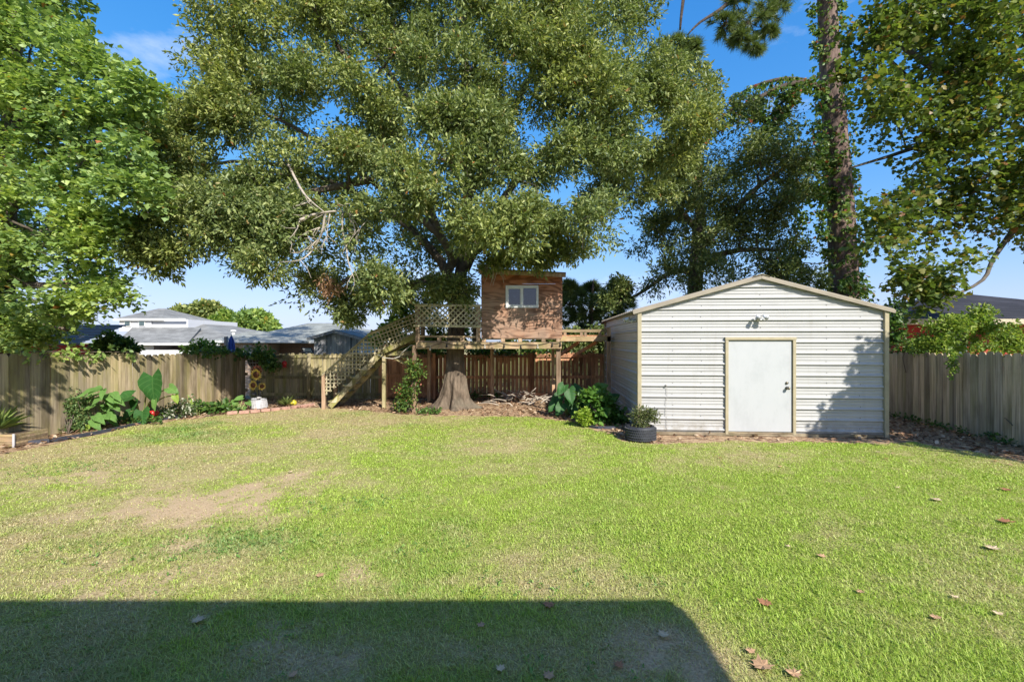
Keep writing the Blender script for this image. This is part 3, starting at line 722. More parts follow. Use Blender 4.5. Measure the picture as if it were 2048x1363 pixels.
# cabin
CXL, CXR, CB, CTL, CTR, CYB = X(963), X(1124), Z(676), Z(545), Z(553), 13.2
WX0, WX1, WZ0, WZ1 = X(1013), X(1075), Z(614), Z(573)
wl = MB(); y0, y1 = TY-.06, TY-.045
def zt(x): return lerp(CTL, CTR, (x-CXL)/(CXR-CXL))
SEAM = Z(568)
for a, b, c0, c1 in ((CXL, WX0, None, SEAM), (WX1, CXR, None, SEAM), (WX0, WX1, None, WZ0), (WX0, WX1, WZ1, SEAM)):
    lo = CB if c0 is None else c0
    wl.prism([(a, y0, lo), (b, y0, lo), (b, y0, c1), (a, y0, c1)], (0, y1-y0, 0))
fw = wl.build('front_wall', M['ply'], th)
up_ = MB().prism([(CXL-.004, y0-.006, SEAM+.004), (CXR+.004, y0-.006, SEAM+.004), (CXR+.004, y0-.006, CTR), (CXL-.004, y0-.006, CTL)], (0, .016, 0)).build('upper_wall', M['ply'], th)
for x in (CXL+.008, CXR-.022):
    MB().prism([(x, TY-.044, CB), (x, CYB, CB), (x, CYB, zt(x)), (x, TY-.044, zt(x))], (.014, 0, 0)).build('side_wall', M['ply'], th)
MB().prism([(CXL, CYB, CB), (CXR, CYB, CB), (CXR, CYB, CTR), (CXL, CYB, CTL)], (0, .014, 0)).build('rear_wall', M['ply'], th)
tb('cabin_floor', (CXL+.03, TY-.03, CB-.03), (CXR-.03, CYB-.01, CB-.005), M['deck'])
rf = MB(); o_ = .22
zr = lambda x: zt(x)+.02
rf.prism([(CXL-o_*.3, TY-.06-o_, zr(CXL-o_*.3)), (CXR+o_*.3, TY-.06-o_, zr(CXR+o_*.3)), (CXR+o_*.3, CYB+o_, zr(CXR+o_*.3)+.12), (CXL-o_*.3, CYB+o_, zr(CXL-o_*.3)+.12)], (0, 0, .05))
rfo = rf.build('roof', plain('roofing felt, brown', (.13,.09,.06), .9, .25, 8), th)
MB().beam((CXL-.06, TY-.30, zr(CXL)-.03), (CXR+.06, TY-.30, zr(CXR)-.03), .025, .10).build('fascia_board', M['post'], rfo)
win = MB()
fwid = .045
for a, b, c0, c1 in ((WX0-.02, WX1+.02, WZ1-fwid, WZ1+.02), (WX0-.02, WX1+.02, WZ0-.02, WZ0+fwid)): win.box((a, y0-.025, c0), (b, y1+.01, c1))
for a, b in ((WX0-.02, WX0+fwid-.01), (WX1-fwid+.01, WX1+.02)): win.box((a, y0-.0245, WZ0+fwid), (b, y1+.01, WZ1-fwid))
wxm = (WX0+WX1)/2; win.box((wxm-.03, y0-.022, WZ0+fwid), (wxm+.03, y1+.01, WZ1-fwid))
wo_ = win.build('window', M['white_trim'], th)
m, nt, p = _mat('window glass, dark room behind'); p.inputs['Base Color'].default_value = (.012,.016,.022,1); p.inputs['Roughness'].default_value = .03; p.inputs['Specular IOR Level'].default_value = .9
f1 = noise(nt, nt.nodes.new('ShaderNodeTexCoord').outputs['Object'], 4, 2); bump(nt, p, f1, .03, .02); M['pane'] = m
for a, b, dy in ((WX0+fwid-.01, wxm-.03, .004), (wxm+.03, WX1-fwid+.01, .010)): MB().box((a, y0+dy, WZ0+fwid), (b, y0+dy+.005, WZ1-fwid)).build('pane', M['pane'], wo_)
for a, b in ((WX0+fwid-.01, wxm-.03),):
    s_ = MB(); t_ = .018
    s_.box((a, y0-.004, WZ0+fwid), (a+t_, y0+.003, WZ1-fwid)); s_.box((b-t_, y0-.004, WZ0+fwid), (b, y0+.003, WZ1-fwid))
    s_.box((a+t_, y0-.004, WZ0+fwid), (b-t_, y0+.003, WZ0+fwid+t_)); s_.box((a+t_, y0-.004, WZ1-fwid-t_), (b-t_, y0+.003, WZ1-fwid)); s_.build('sash', M['white_trim'], wo_)

# ------------------------------------------------------------------ stairs up to the deck
st = thing('wooden_staircase', at(648, 815, 12.1), 'mossy wooden stairs with lattice side rail climbing to the tree house deck', 'stairs')
SYF, SYB = 12.05, 12.85
Q = lambda px, py, y=SYF: at(px, py, y)
low = [(Q(645, 752).x, Q(645, 752).z), (Q(738, 669).x, Q(738, 669).z), (Q(763, 699).x, Q(763, 699).z), (Q(648, 794).x, Q(648, 794).z)]
upp = [(Q(739, 668.5).x, Q(739, 668.5).z), (Q(829, 627).x, Q(829, 627).z), (Q(829, 669).x, Q(829, 669).z), (Q(764, 699).x, Q(764, 699).z)]
lattice(st, low, SYF-.03, (0, math.pi/2), .098)
lattice(st, upp, SYF-.03, (math.radians(20), math.radians(110)), .095)
for y in (SYF, SYB):
    MB().beam(at(660, 813, SYF) + Vector((0, y-SYF, 0)), at(762, 706, SYF) + Vector((0, y-SYF, 0)), .04, .14).build('stringer', M['stair'], st)
    MB().beam(at(760, 706, SYF) + Vector((0, y-SYF, .02)), at(832, 673, SYF) + Vector((0, y-SYF, .02)), .04, .15).build('stringer', M['stair'], st)
nst = 7
for k in range(nst):
    q = lerp(Q(664, 803), Q(752, 706), k/(nst-1)); MB().box((q.x-.12, SYF+.022, q.z-.018), (q.x+.13, SYB-.022, q.z+.018)).build('tread', M['stair'], st)
    if k < nst-1: MB().prism([q+Vector((-.03, -.030, -.02)), q+Vector((.15, -.030, .14)), q+Vector((.15, -.030, .0)), q+Vector((.10, -.030, -.02))], (0, .010, 0)).build('cleat', M['lattice'], st)
for k in range(4):
    q = lerp(Q(772, 697), Q(824, 673), k/3); MB().box((q.x-.12, SYF+.022, q.z+.03), (q.x+.12, SYB-.022, q.z+.06)).build('tread', M['stair'], st)
for px, py0, py1, y in ((648, 817, 747, SYF-.01), (766, 807, 700, SYF+.1), (648, 812, 750, SYB)):
    a = at(px, py0, SYF); a.y = y; a.z = -.03; b = at(px, py1, SYF); b.y = y; MB().beam(a, b, .09, .09, (0, 1, 0), bev=.005).build('post', M['post'] if px != 766 else M['fence_back'], st)
MB().beam(Q(644, 750, SYF-.055), Q(742, 664, SYF-.055), .03, .035).build('handrail', M['lattice'], st)
MB().beam(Q(742, 664, SYF-.055), Q(830, 626, SYF-.055), .03, .035).build('handrail', M['lattice'], st)
MB().beam(Q(752, 706, SYF+.12), Q(830, 706, SYF+.12), .04, .12).build('ledger', M['stair'], st)
MB().beam(Q(790, 716, SYF+.2), Q(850, 748, SYF+.9), .04, .08).build('brace', M['stair'], st)

# ------------------------------------------------------------------ walkway between tree house and shed
wk = thing('wooden_walkway', at(1168, 700, 12.3), 'short timber walkway with braces between tree house and metal shed', 'walkway')
WY = 12.0; WXa, WXb = 1.27, 2.60
MB().box((WXa, WY-.02, Z(664, WY)), (WXb, WY+.02, Z(658.5, WY))).build('top_rail', M['deck'], wk)
MB().box((WXa, WY-.045, Z(682, WY)), (WXb, WY-.01, Z(672.5, WY))).build('rim_beam', M['deck'], wk)
MB().box((WXa, WY+1.3, Z(682, WY)), (WXb, WY+1.34, Z(672.5, WY))).build('rim_beam', M['deck'], wk)
for px in (1130, 1163, 1171, 1200): MB().box((X(px-2.6, WY), WY-.008, Z(684, WY)), (X(px+2.6, WY), WY+.04, Z(664.2, WY))).build('stud', M['post'], wk)
for k in range(9): MB().box((WXa+.01, WY+k*.145, Z(681, WY)+.12), (WXb-.01, WY+k*.145+.135, Z(681, WY)+.145)).build('deck_board', M['fence_brown'], wk)
for px in (1160, 1196): MB().beam((X(px, WY), WY+.2, Z(684, WY)), (X(px-28, WY), 14.1, Z(712, 14.1)), .04, .09).build('brace', M['fence_brown'], wk)
MB().beam((WXb-.05, WY, .0), (WXb-.05, WY, Z(655, WY)), .09, .09, (0, 1, 0)).build('post', M['post'], wk)

# string lights along the rim beam
sl = thing('string_lights', (X(980), TY-.08, 1.7), 'black string lights with small bulbs sagging along the tree house rim beam', 'string lights')
pts = []
bul = []
anch = [(838, 694), (885, 684), (940, 687), (1000, 684), (1050, 688), (1100, 683), (1124, 682)]
for (x0, y0_), (x1, y1_) in zip(anch[:-1], anch[1:]):
    for k in range(6):
        t = k/6; pts.append(Vector((X(lerp(x0, x1, t)), TY-.075, Z(lerp(y0_, y1_, t)+ 14*t*(1-t)))))
MB().tube(pts, .007, 5).build('wire', M['cable'], sl, True)
for i in range(3, len(pts), 4): 
    q = pts[i]; MB().tube([q, q+Vector((0, 0, -.05))], [.012, .012], 6).ball(q+Vector((0, 0, -.075)), .026, 8, 6).build('bulb', M['cable'] if i % 3 else plain('clear bulb', (.45,.42,.36), .15), sl, True)
cb = [Q(756, 709, 11.98), Q(768, 715, 11.97), Q(786, 717, 11.97), Q(799, 713, 11.97), Q(806, 703, 11.98), Q(822, 690, 11.98), Q(832, 691, 11.9)]
tag(MB().tube(cb, .012, 6).build('loose_cable', plain('pale cable', (.5,.47,.4), .6), None, True), 'pale loose cable sagging between stair landing and deck', 'cable')
# ------------------------------------------------------------------ trees
M['oak_leaf'] = leafm('oak leaf', [(0, (.085,.125,.04)), (.45, (.165,.215,.075)), (.8, (.265,.315,.11)), (.985, (.36,.39,.15)), (1, (.30,.13,.05))], .32, patch=(1.35, 1.22, .9), patch_scale=.30)
M['oak2_leaf'] = leafm('dark oak leaf', [(0, (.065,.10,.032)), (.5, (.12,.16,.05)), (.85, (.195,.235,.075)), (.985, (.25,.27,.08)), (1, (.26,.12,.05))], .28)  # darker copy of the oak leaf, shade put into the colour
M['maple_leaf'] = leafm('light green maple leaf', [(0, (.12,.20,.06)), (.5, (.22,.33,.11)), (.9, (.36,.46,.15)), (.99, (.26,.34,.06)), (1, (.45,.16,.07))], .38, patch=(1.35, 1.2, .7), patch_scale=.45)
M['plane_leaf'] = leafm('plane tree leaf', [(0, (.065,.105,.022)), (.5, (.12,.175,.034)), (.85, (.21,.25,.05)), (.97, (.25,.19,.05)), (1, (.24,.10,.04))], .42)
M['needle'] = leafm('pine needle', [(0, (.06,.095,.03)), (.5, (.12,.17,.045)), (1, (.21,.25,.07))], .25)
M['vine_leaf'] = leafm('creeper leaf', [(0, (.05,.10,.02)), (.55, (.10,.18,.035)), (.92, (.18,.23,.05)), (.97, (.26,.11,.05)), (1, (.30,.07,.04))], .35)
M['ivy_leaf'] = leafm('ivy leaf', [(0, (.035,.085,.02)), (.6, (.08,.16,.03)), (1, (.17,.26,.06))], .3)
M['bright_leaf'] = leafm('bright green leaf', [(0, (.10,.17,.03)), (.5, (.18,.28,.045)), (1, (.34,.40,.08))], .42)
M['oak_bark'] = bark('oak bark, grey', (.035,.026,.019), (.215,.165,.12), (4, 4, 1.6), 1.0, lich=(.15,.135,.10))
M['branch_bark'] = bark('branch bark', (.06,.048,.036), (.19,.155,.12), (6, 6, 6), .5)
M['dead_wood'] = plain('bleached dead wood', (.42,.36,.29), .9, .25, 6)
M['pine_bark'] = bark('pine bark, plated', (.045,.03,.026), (.25,.175,.145), (4.2, 4.2, 1.5), 1.0)
M['plane_bark'] = bark('plane bark, pale', (.06,.05,.04), (.16,.14,.115), (3, 3, 3), .4)

def polyl(*pts): return [at(*q) for q in pts]
def smooth_path(pts, rads, n=3):
    """Catmull-Rom through the points"""
    P = [pts[0]]+list(pts)+[pts[-1]]; R = [rads[0]]+list(rads)+[rads[-1]]; op, orr = [], []
    for i in range(1, len(P)-2):
        for k in range(n):
            t = k/n; a, b, c_, d_ = P[i-1], P[i], P[i+1], P[i+2]
            op.append(.5*((2*b)+(c_-a)*t+(2*a-5*b+4*c_-d_)*t*t+(3*b-a-3*c_+d_)*t**3)); orr.append(lerp(R[i], R[i+1], t))
    op.append(P[-2]); orr.append(R[-2]); return op, orr
def add_limbs(mb, limbs, sides=10):
    for pts, rads in limbs:
        q, r = smooth_path([Vector(v) for v in pts], rads); mb.tube(q, r, sides, wob=.05)
def leaves_obj(name, arr, mat, parent, smooth=False):
    V, fs = arr; V = V - np.array(origin(parent))
    o = link(name, mesh_np(name, V, fs, smooth), mat, parent); tag(o, kind='stuff'); return o

# ---- the oak that carries the tree house
oakb = gnd(908, 815)
oak = thing('oak_tree', oakb, 'huge spreading oak whose flared trunk stands under the tree house', 'tree')
tr_ = MB(); rings = []; seg = 28
oy = oakb.y
prof0 = [(-.08, .74, 1.5), (.01, .60, 1.5), (.06, .50, 1.35), (.14, .42, 1.1), (.30, .35, .75), (.60, .305, .45), (1.0, .25, .25), (1.5, .225, .1), (2.1, .215, .06), (2.6, .22, .05), (2.95, .20, .05)]
vs = []; seg = 96; prof = []
for (za, ra, fa), (zb, rb_, fb_) in zip(prof0[:-1], prof0[1:]):
    ns_ = max(2, int((zb-za)/.035)); prof += [(lerp(za, zb, k/ns_), lerp(ra, rb_, k/ns_), lerp(fa, fb_, k/ns_)) for k in range(ns_)]
prof.append(prof0[-1])
TA, TZ = np.meshgrid(np.arange(seg)*2*np.pi/seg, np.array([q[0] for q in prof]))
ridge = (np.abs(fbm(np.cos(TA)*4.2+9+TZ*.35, np.sin(TA)*4.2+TZ*.9, 13, 4)-.5)*2)**.7 + .55*fbm(np.cos(TA)*11+20, np.sin(TA)*11+TZ*6, 17, 3)
ri = iter((ridge-.7).ravel())
for z, r, fl in prof:
    for k in range(seg):
        t = 2*math.pi*k/seg
        lob = 1 + fl*(.22*math.cos(5*t+.6) + .13*math.cos(3*t+2.0) + .13*math.cos(9*t+1)) * .9 + next(ri)*.055/r*.8
        vs.append(oakb + Vector((math.cos(t)*r*lob + .03*z, math.sin(t)*r*lob*.9, z)))
n = len(prof)
tr_.add(vs, [(i*seg+k, i*seg+(k+1) % seg, (i+1)*seg+(k+1) % seg, (i+1)*seg+k) for i in range(n-1) for k in range(seg)])
trunk = tr_.build('trunk', M['oak_bark'], oak, True)
oak_limbs = [
    (polyl((912,600,12.2),(926,520,12.2),(935,400,12.3),(934,250,12.3),(930,90,12.3),(925,-120,12.2),(920,-400,12)), [.20,.16,.13,.11,.09,.07,.03]),
    (polyl((913,596,12.2),(895,545,12.0),(905,520,11.9),(880,470,11.6),(820,420,11.4),(740,360,11.2),(660,300,11.1),(560,240,11.1),(450,200,11.0)), [.17,.14,.12,.10,.08,.065,.05,.035,.02]),
    (polyl((908,605,12.1),(870,560,11.6),(815,572,11.2),(775,560,11),(735,545,10.8),(690,560,10.6),(650,590,10.5)), [.14,.12,.10,.085,.07,.045,.02]),
    (polyl((912,595,12.2),(880,520,12.8),(800,440,13.4),(700,380,14),(560,330,14.4),(420,330,14.6),(320,400,14.6)), [.15,.12,.10,.08,.065,.045,.02]),
    (polyl((930,540,12.2),(985,430,12.4),(1060,330,12.8),(1150,250,13.2),(1250,180,13.6),(1340,160,13.8)), [.13,.11,.09,.07,.05,.02]),
    (polyl((930,520,12.2),(1000,470,11.4),(1060,450,10.8),(1110,460,10.4),(1160,480,10.2)), [.10,.08,.06,.04,.02]),
    (polyl((935,400,12.3),(1010,250,12.2),(1080,120,12.2),(1150,0,12.2),(1200,-140,11)), [.10,.08,.06,.04,.02]),
    (polyl((935,380,12.3),(850,250,12.6),(760,120,12.8),(660,0,13),(560,-130,13)), [.10,.08,.06,.04,.02]),
    (polyl((880,470,11.6),(820,330,11.4),(740,180,11.3),(650,60,11.3),(560,-60,11.2)), [.10,.10,.08,.05,.03]),
    (polyl((740,360,10.8),(640,380,10.6),(540,400,10.4),(450,420,10.2),(380,450,10.0)), [.09,.07,.05,.035,.02]),
]
mb = MB(); add_limbs(mb, oak_limbs)
R_ = np.random.default_rng(3)
OUT = [(1280,-170),(1290,60),(1335,95),(1415,130),(1435,200),(1425,300),(1330,360),(1250,420),(1185,465),(1150,520),(1110,545),(1000,548),(955,560),(900,590),(840,605),(760,632),(690,652),(640,600),
       (625,560),(640,520),(585,520),(560,535),(500,540),(440,515),(350,540),(285,540),(262,500),(300,440),(300,330),(290,240),(330,150),(400,20),(440,-120),(560,-170)]
HOLES = [(590,232,45,30),(655,252,22,24),(1085,262,22,60),(1150,395,35,35),(600,560,50,70),(1160,150,14,30),(1090,80,12,25),(860,30,18,25),(540,330,14,12),(760,470,25,18)]
dome = lambda x, y, base, dep: base - dep*math.sqrt(max(0, 1-((x-870)/640)**2))*max(.25, min(1, (y+500)/900))
cf = fill(OUT, 84, R_, lambda x, y: dome(x, y, 12.0, 2.7) + R_.uniform(-.5, .5) + max(0, (y-560)*.006), HOLES, 60, drop=.07)
cbk = fill(OUT, 118, R_, lambda x, y: dome(x, y, 14.6, .6) + R_.uniform(-.8, .8), HOLES, 84)
limb_net(mb, oak_limbs, cf+cbk, R_, .05, 8)
# low sprays that hang over the cabin roof and the stairs
low_c = [(np.array(at(x, y, d)), r) for x, y, d, r in ((985,525,11.0,.26),(1035,515,10.9,.30),(1085,522,10.9,.28),(1110,505,10.9,.36),(1150,495,10.8,.45),(925,580,11.4,.36),(870,575,11.2,.36),(800,570,11.0,.36),
         (745,592,10.9,.34),(700,625,10.8,.28),(690,600,10.8,.42),(640,565,10.7,.42),(310,525,9.6,.42),(270,500,9.6,.36),(520,525,9.2,.45),(1030,470,10.2,.5),(1100,450,10.4,.5),(940,470,10.3,.55),(300,500,9.8,.42),(350,505,9.7,.45),(290,455,10,.45),(340,455,9.8,.5),(400,465,9.5,.5),(450,465,9.4,.48),(500,480,9.3,.46),(550,485,9.3,.40),(420,415,9.5,.55),(480,425,9.3,.55),(540,430,9.3,.5),(380,400,9.7,.55),(320,400,9.9,.5),(590,440,9.4,.4),(330,340,10.2,.5),(310,280,10.4,.5),(350,220,10.6,.5),(1330,130,12.4,.5),(1390,170,12.6,.5),(1400,240,12.8,.5),(1340,220,12.4,.55),(1200,320,12.6,.5),(1250,310,12.8,.55),(1300,325,13,.55),(1355,320,13,.5),(1225,380,12.8,.5),(1285,385,13,.5),(1180,410,12.4,.4),(1390,300,13.2,.5),(1340,385,13.2,.45),(1130,300,12,.5),(850,605,14.4,.6),(915,600,14.6,.6),(880,650,15.2,.5),(945,640,15.2,.5))]
limb_net(mb, oak_limbs, low_c, R_, .03, 4)
mb.build('limbs', M['branch_bark'], oak, True)
A1 = crown_mesh(cf, R_, 10, 30, 8, .26, .105, .040, SH_LANCE, flat=.5, droop=.2)
A2 = crown_mesh(cbk, R_, 10, 23, 7, .30, .13, .052, SH_LANCE, flat=.5)
A3 = crown_mesh(low_c, R_, 10, 22, 7, .22, .10, .040, SH_LANCE, flat=.5, droop=.3)
leaves_obj('crown', merge_faces([A1, A2, A3]), M['oak_leaf'], oak)
# bare dead wood hanging in the crown
DY = 9.1; dd_ = MB(); first = True
for path, r0 in (([(570,315),(600,375),(622,402),(650,425)], .032), ([(600,440),(625,430),(650,425),(685,424),(725,446)], .034), ([(650,427),(644,465),(625,500),(600,520),(560,524)], .026),
                 ([(640,455),(612,465),(590,482)], .014), ([(635,480),(600,505),(575,503)], .013), ([(686,425),(684,460),(692,490),(697,525),(708,556)], .026), ([(692,424),(708,450),(708,468),(690,478)], .02),
                 ([(700,428),(718,458),(714,472)], .015), ([(660,428),(655,460),(654,485)], .014), ([(600,440),(590,465),(575,480)], .02), ([(622,402),(600,410),(580,414)], .022), ([(690,423),(690,408),(715,415),(742,450)], .014)):
    q, r = smooth_path([at(x, y, DY + U(-.12, .12) + (1.5 if (i_ == 0 and r0 == .032) or (i_ == len(path)-1 and r0 == .034) else 0)) for i_, (x, y) in enumerate(path)], list(np.linspace(r0, r0*.3, len(path))), 3); dd_.tube(q, r, 6)
    for k in range(5):
        b0 = random.choice(q); e = b0 + Vector((U(-.3, .3), U(-.2, .2), U(-.4, .1))); dd_.tube([b0, lerp(b0, e, .5)+Vector((U(-.04, .04),)*3), e], [.008, .006, .003], 4, cap=False)
dd_.build('dead_branch', M['dead_wood'], oak, True)
for (cx_, cy_, dY, n_, sx_, sz_) in ((1035,430,9.9,70,.28,.75), (985,555,10.9,26,.22,.5)):
    c0 = at(cx_, cy_-28, dY); dd_ = MB()
    for k in range(n_):
        a = c0 + Vector((U(-sx_, sx_), U(-.15, .15), U(-.15, .2))); e = a + Vector((U(-.16, .16), U(-.1, .1), -U(.2, sz_)))
        dd_.tube([a, lerp(a, e, .5)+Vector((U(-.05, .05), 0, 0)), e], [.007, .006, .003], 4, cap=False)
    tag(dd_.build('dead_twigs', M['dead_wood'], oak, True), kind='stuff')
# tufts of brown dead leaves
dl = [(np.array(at(x, y, d)), r) for x, y, d, r in ((895,235,9.6,.25),(880,290,9.5,.28),(905,325,9.5,.2),(1040,440,9.8,.3),(650,570,10.3,.12),(665,580,10.3,.1))]
leaves_obj('dead_leaves', crown_mesh(dl, R_, 4, 8, 5, .2, .12, .035, SH_LANCE, droop=.8), leafm('dead brown leaf', [(0, (.22,.11,.06)), (1, (.46,.30,.18))], .2), oak)

# ---- oak behind the shed; shade of nearby trees put into its leaf colour
o2b = Vector((6.4, 16.6, 0)); o2 = thing('oak_tree', o2b, 'oak with shade-darkened leaf colour standing behind the metal shed, left of the pine', 'tree')
l2 = [([o2b, *polyl((1395,500,16.6),(1400,420,16.6),(1395,330,16.5),(1400,240,16.4))], [.32,.25,.19,.12,.04]),
      (polyl((1393,540,16.6),(1340,545,16.2),(1290,580,16),(1240,606,15.9),(1195,612,15.8)), [.10,.08,.06,.04,.02]),
      (polyl((1395,500,16.6),(1460,430,16.2),(1520,370,16),(1580,330,15.8)), [.18,.13,.09,.04]), (polyl((1396,460,16.6),(1340,400,16.4),(1300,340,16.3)), [.14,.09,.04]),
      (polyl((1396,520,16.6),(1480,500,16.2),(1560,500,16)), [.14,.09,.04])]
OUT2 = [(1260,570),(1262,510),(1300,450),(1300,400),(1330,330),(1400,280),(1460,240),(1540,230),(1600,270),(1640,330),(1640,400),(1605,470),(1590,540),(1600,600),(1500,600),(1400,600),(1300,600)]
H2 = [(1500,300,18,20),(1600,430,20,25),(1290,560,14,12),(1480,262,20,20)]
c2 = fill(OUT2, 62, R_, lambda x, y: 15.6 + R_.uniform(-.6, .6), H2, 46) + fill(OUT2, 85, R_, lambda x, y: 17.4 + R_.uniform(-.5, .5), H2, 62)
c2 += [(np.array(at(x, y, 15.9)), r) for x, y, r in ((1240,590,.35),(1215,605,.3),(1560,560,.4),(1620,560,.4),(1240,575,.25))]
mb = MB(); add_limbs(mb, l2, 8); limb_net(mb, l2, c2, R_, .05, 4); mb.build('trunk', M['branch_bark'], o2, True)
leaves_obj('crown', crown_mesh(c2, R_, 9, 20, 7, .30, .125, .05, SH_LANCE, flat=.5), M['oak2_leaf'], o2)

# ---- light green maple over the left fence
mlb = Vector((-12.4, 11.0, 0)); mpl = thing('maple_tree', mlb, 'light green maple leaning over the left fence', 'tree')
lm = [([mlb, *polyl((0,600,11),(8,460,11),(15,300,10.9),(30,120,10.8),(40,-100,10.7))], [.34,.28,.22,.17,.12,.05]),
      (polyl((8,440,11),(70,350,10.4),(140,310,10.0),(220,280,9.8),(280,260,9.7)), [.14,.10,.07,.05,.02]), (polyl((5,500,11),(80,470,10.3),(160,450,10),(230,440,9.8)), [.12,.09,.06,.02]),
      (polyl((3,560,11),(70,570,10.3),(160,570,10),(230,585,9.9)), [.10,.08,.05,.02]), (polyl((15,300,10.9),(90,180,10.5),(160,110,10.3)), [.11,.08,.03]), (polyl((2,600,11),(60,640,10.4),(140,660,10.2)), [.1,.06,.03])]
OUTM = [(-160,-200),(120,-200),(125,0),(150,60),(200,75),(222,115),(285,135),(310,250),(335,340),(330,415),(245,445),(250,520),(270,575),(230,635),(245,668),(180,690),(100,705),(0,712),(-160,715)]
HM = [(65,405,30,28),(80,510,18,16),(90,62,25,18),(205,275,15,12),(270,310,10,12),(155,250,12,12),(20,600,8,12)]
cmf = fill(OUTM, 70, R_, lambda x, y: 10.0 - .004*max(0, x) + R_.uniform(-.35, .35) + (.55 if y > 640 else 0), HM, 50) + fill(OUTM, 115, R_, lambda x, y: 11.6 + R_.uniform(-.5, .5), HM, 66)
cmf += [(np.array(v), r) for v, r in (((-8.0,6.0,3.2),.45),((-8.5,6.9,3.0),.42),((-9.0,7.3,2.7),.4),((-7.5,5.3,3.6),.45),((-8.2,6.2,4.1),.5),((-8.9,7.2,3.7),.45),((-9.3,7.6,3.2),.4),((-8.0,5.5,2.6),.35))]
lm.append(([Vector((-12.2, 11, 3.2)), Vector((-11, 9.2, 4.0)), Vector((-9.8, 7.8, 4.2)), Vector((-8.8, 6.8, 3.9)), Vector((-7.8, 5.6, 3.5))], [.14,.1,.07,.05,.02]))
mb = MB(); add_limbs(mb, lm, 8); limb_net(mb, lm, cmf, R_, .04, 4); mb.build('trunk', M['branch_bark'], mpl, True)
leaves_obj('crown', crown_mesh(cmf, R_, 9, 15, 6, .28, .084, .098, SH_LOBE, flat=.72, droop=.3, squash=.55), M['maple_leaf'], mpl)

# ---- plane tree whose limbs come in from the right
plb = Vector((14.2, 10.2, 0)); pln = thing('plane_tree', plb, 'broad-leaved plane tree reaching in from the right edge over the fence', 'tree')
lp = [([plb, Vector((14.1, 10.2, 2.2)), Vector((13.7, 10.3, 4.6)), Vector((13.2, 10.4, 7.5)), Vector((12.8, 10.4, 11))], [.42,.34,.28,.2,.08]),
      ([Vector((14.05, 10.2, 3.4)), *polyl((2090,400,10.6),(2020,470,10.4),(1985,520,10.3),(1965,560,10.2),(1900,595,10.1),(1850,622,10))], [.09,.075,.06,.045,.035,.025,.012]),
      ([Vector((13.8, 10.3, 4.2)), *polyl((2060,230,11.4),(1950,275,11.2),(1850,290,11.1),(1780,312,11),(1700,336,10.9))], [.11,.085,.07,.055,.04,.02]),
      ([Vector((13.4, 10.3, 6)), *polyl((2000,120,11),(1900,150,11),(1800,90,11),(1740,60,11))], [.15,.11,.08,.06,.02]), ([Vector((13.3, 10.3, 6.6)), *polyl((2040,40,10.4),(1960,20,10.2),(1880,-20,10))], [.13,.09,.06,.03]),
      ([Vector((13.7, 10.3, 4.6)), *polyl((2040,330,11),(1900,400,10.8),(1800,440,10.6),(1740,470,10.5))], [.07,.055,.04,.03,.015]), (polyl((1950,275,10.4),(1830,170,10.6),(1760,110,10.6),(1700,130,10.6)), [.08,.05,.03,.015]),
      ([Vector((14.0, 10.0, 3.0)), Vector((12.2, 7.9, 4.2)), Vector((10.6, 6.3, 4.0)), Vector((9.4, 5.7, 3.4)), Vector((8.7, 5.5, 2.6))], [.14,.1,.07,.04,.015])]
OUTP = [(1790,-220),(2260,-220),(2260,590),(2048,470),(1990,500),(1930,560),(1870,575),(1830,570),(1815,530),(1760,505),(1725,480),(1720,450),(1740,410),(1790,380),(1800,330),(1760,250),(1720,190),(1750,90),(1720,20)]
HP = [(1745,360,50,35),(1945,340,18,16),(1855,355,14,10),(1780,360,26,16),(1790,210,18,25),(1770,60,12,25),(1900,490,14,10),(1880,80,10,10),(1820,500,12,10),(2010,430,10,8),(1840,250,10,8)]
cp = fill(OUTP, 66, R_, lambda x, y: 9.6 + R_.uniform(-.3, .9), HP, 44) + fill(OUTP, 120, R_, lambda x, y: 11.6 + R_.uniform(-.5, .6), HP, 60)
cp += [(np.array(v), r) for v, r in (((8.55,5.35,2.55),.28),((8.75,5.5,3.05),.28),((9.0,5.6,3.5),.36),((8.75,5.3,2.15),.26),((9.5,5.8,3.7),.5),((8.45,5.35,4.15),.15),((8.4,5.35,3.8),.2),((8.25,5.35,3.45),.24),((8.05,5.35,3.1),.25),((8.6,5.4,3.3),.2),((7.75,5.3,2.85),.2),((9.6,4.3,2.9),.4),((10.1,5.0,3.5),.5),((9.1,4.4,2.7),.35))]
cp += [(np.array(at(x, y, 9.6)), r) for x, y, r in ((1845,598,.2),(1875,580,.22),(1810,555,.2),(1735,60,.4),(1725,150,.3),(1760,470,.4))]
mb = MB(); add_limbs(mb, lp, 8); limb_net(mb, lp, cp, R_, .035, 4); mb.build('trunk', M['plane_bark'], pln, True)
leaves_obj('crown', crown_mesh(cp, R_, 8, 9, 5, .32, .088, .095, SH_MAPLE, flat=.6, droop=.35, squash=.8), M['plane_leaf'], pln)

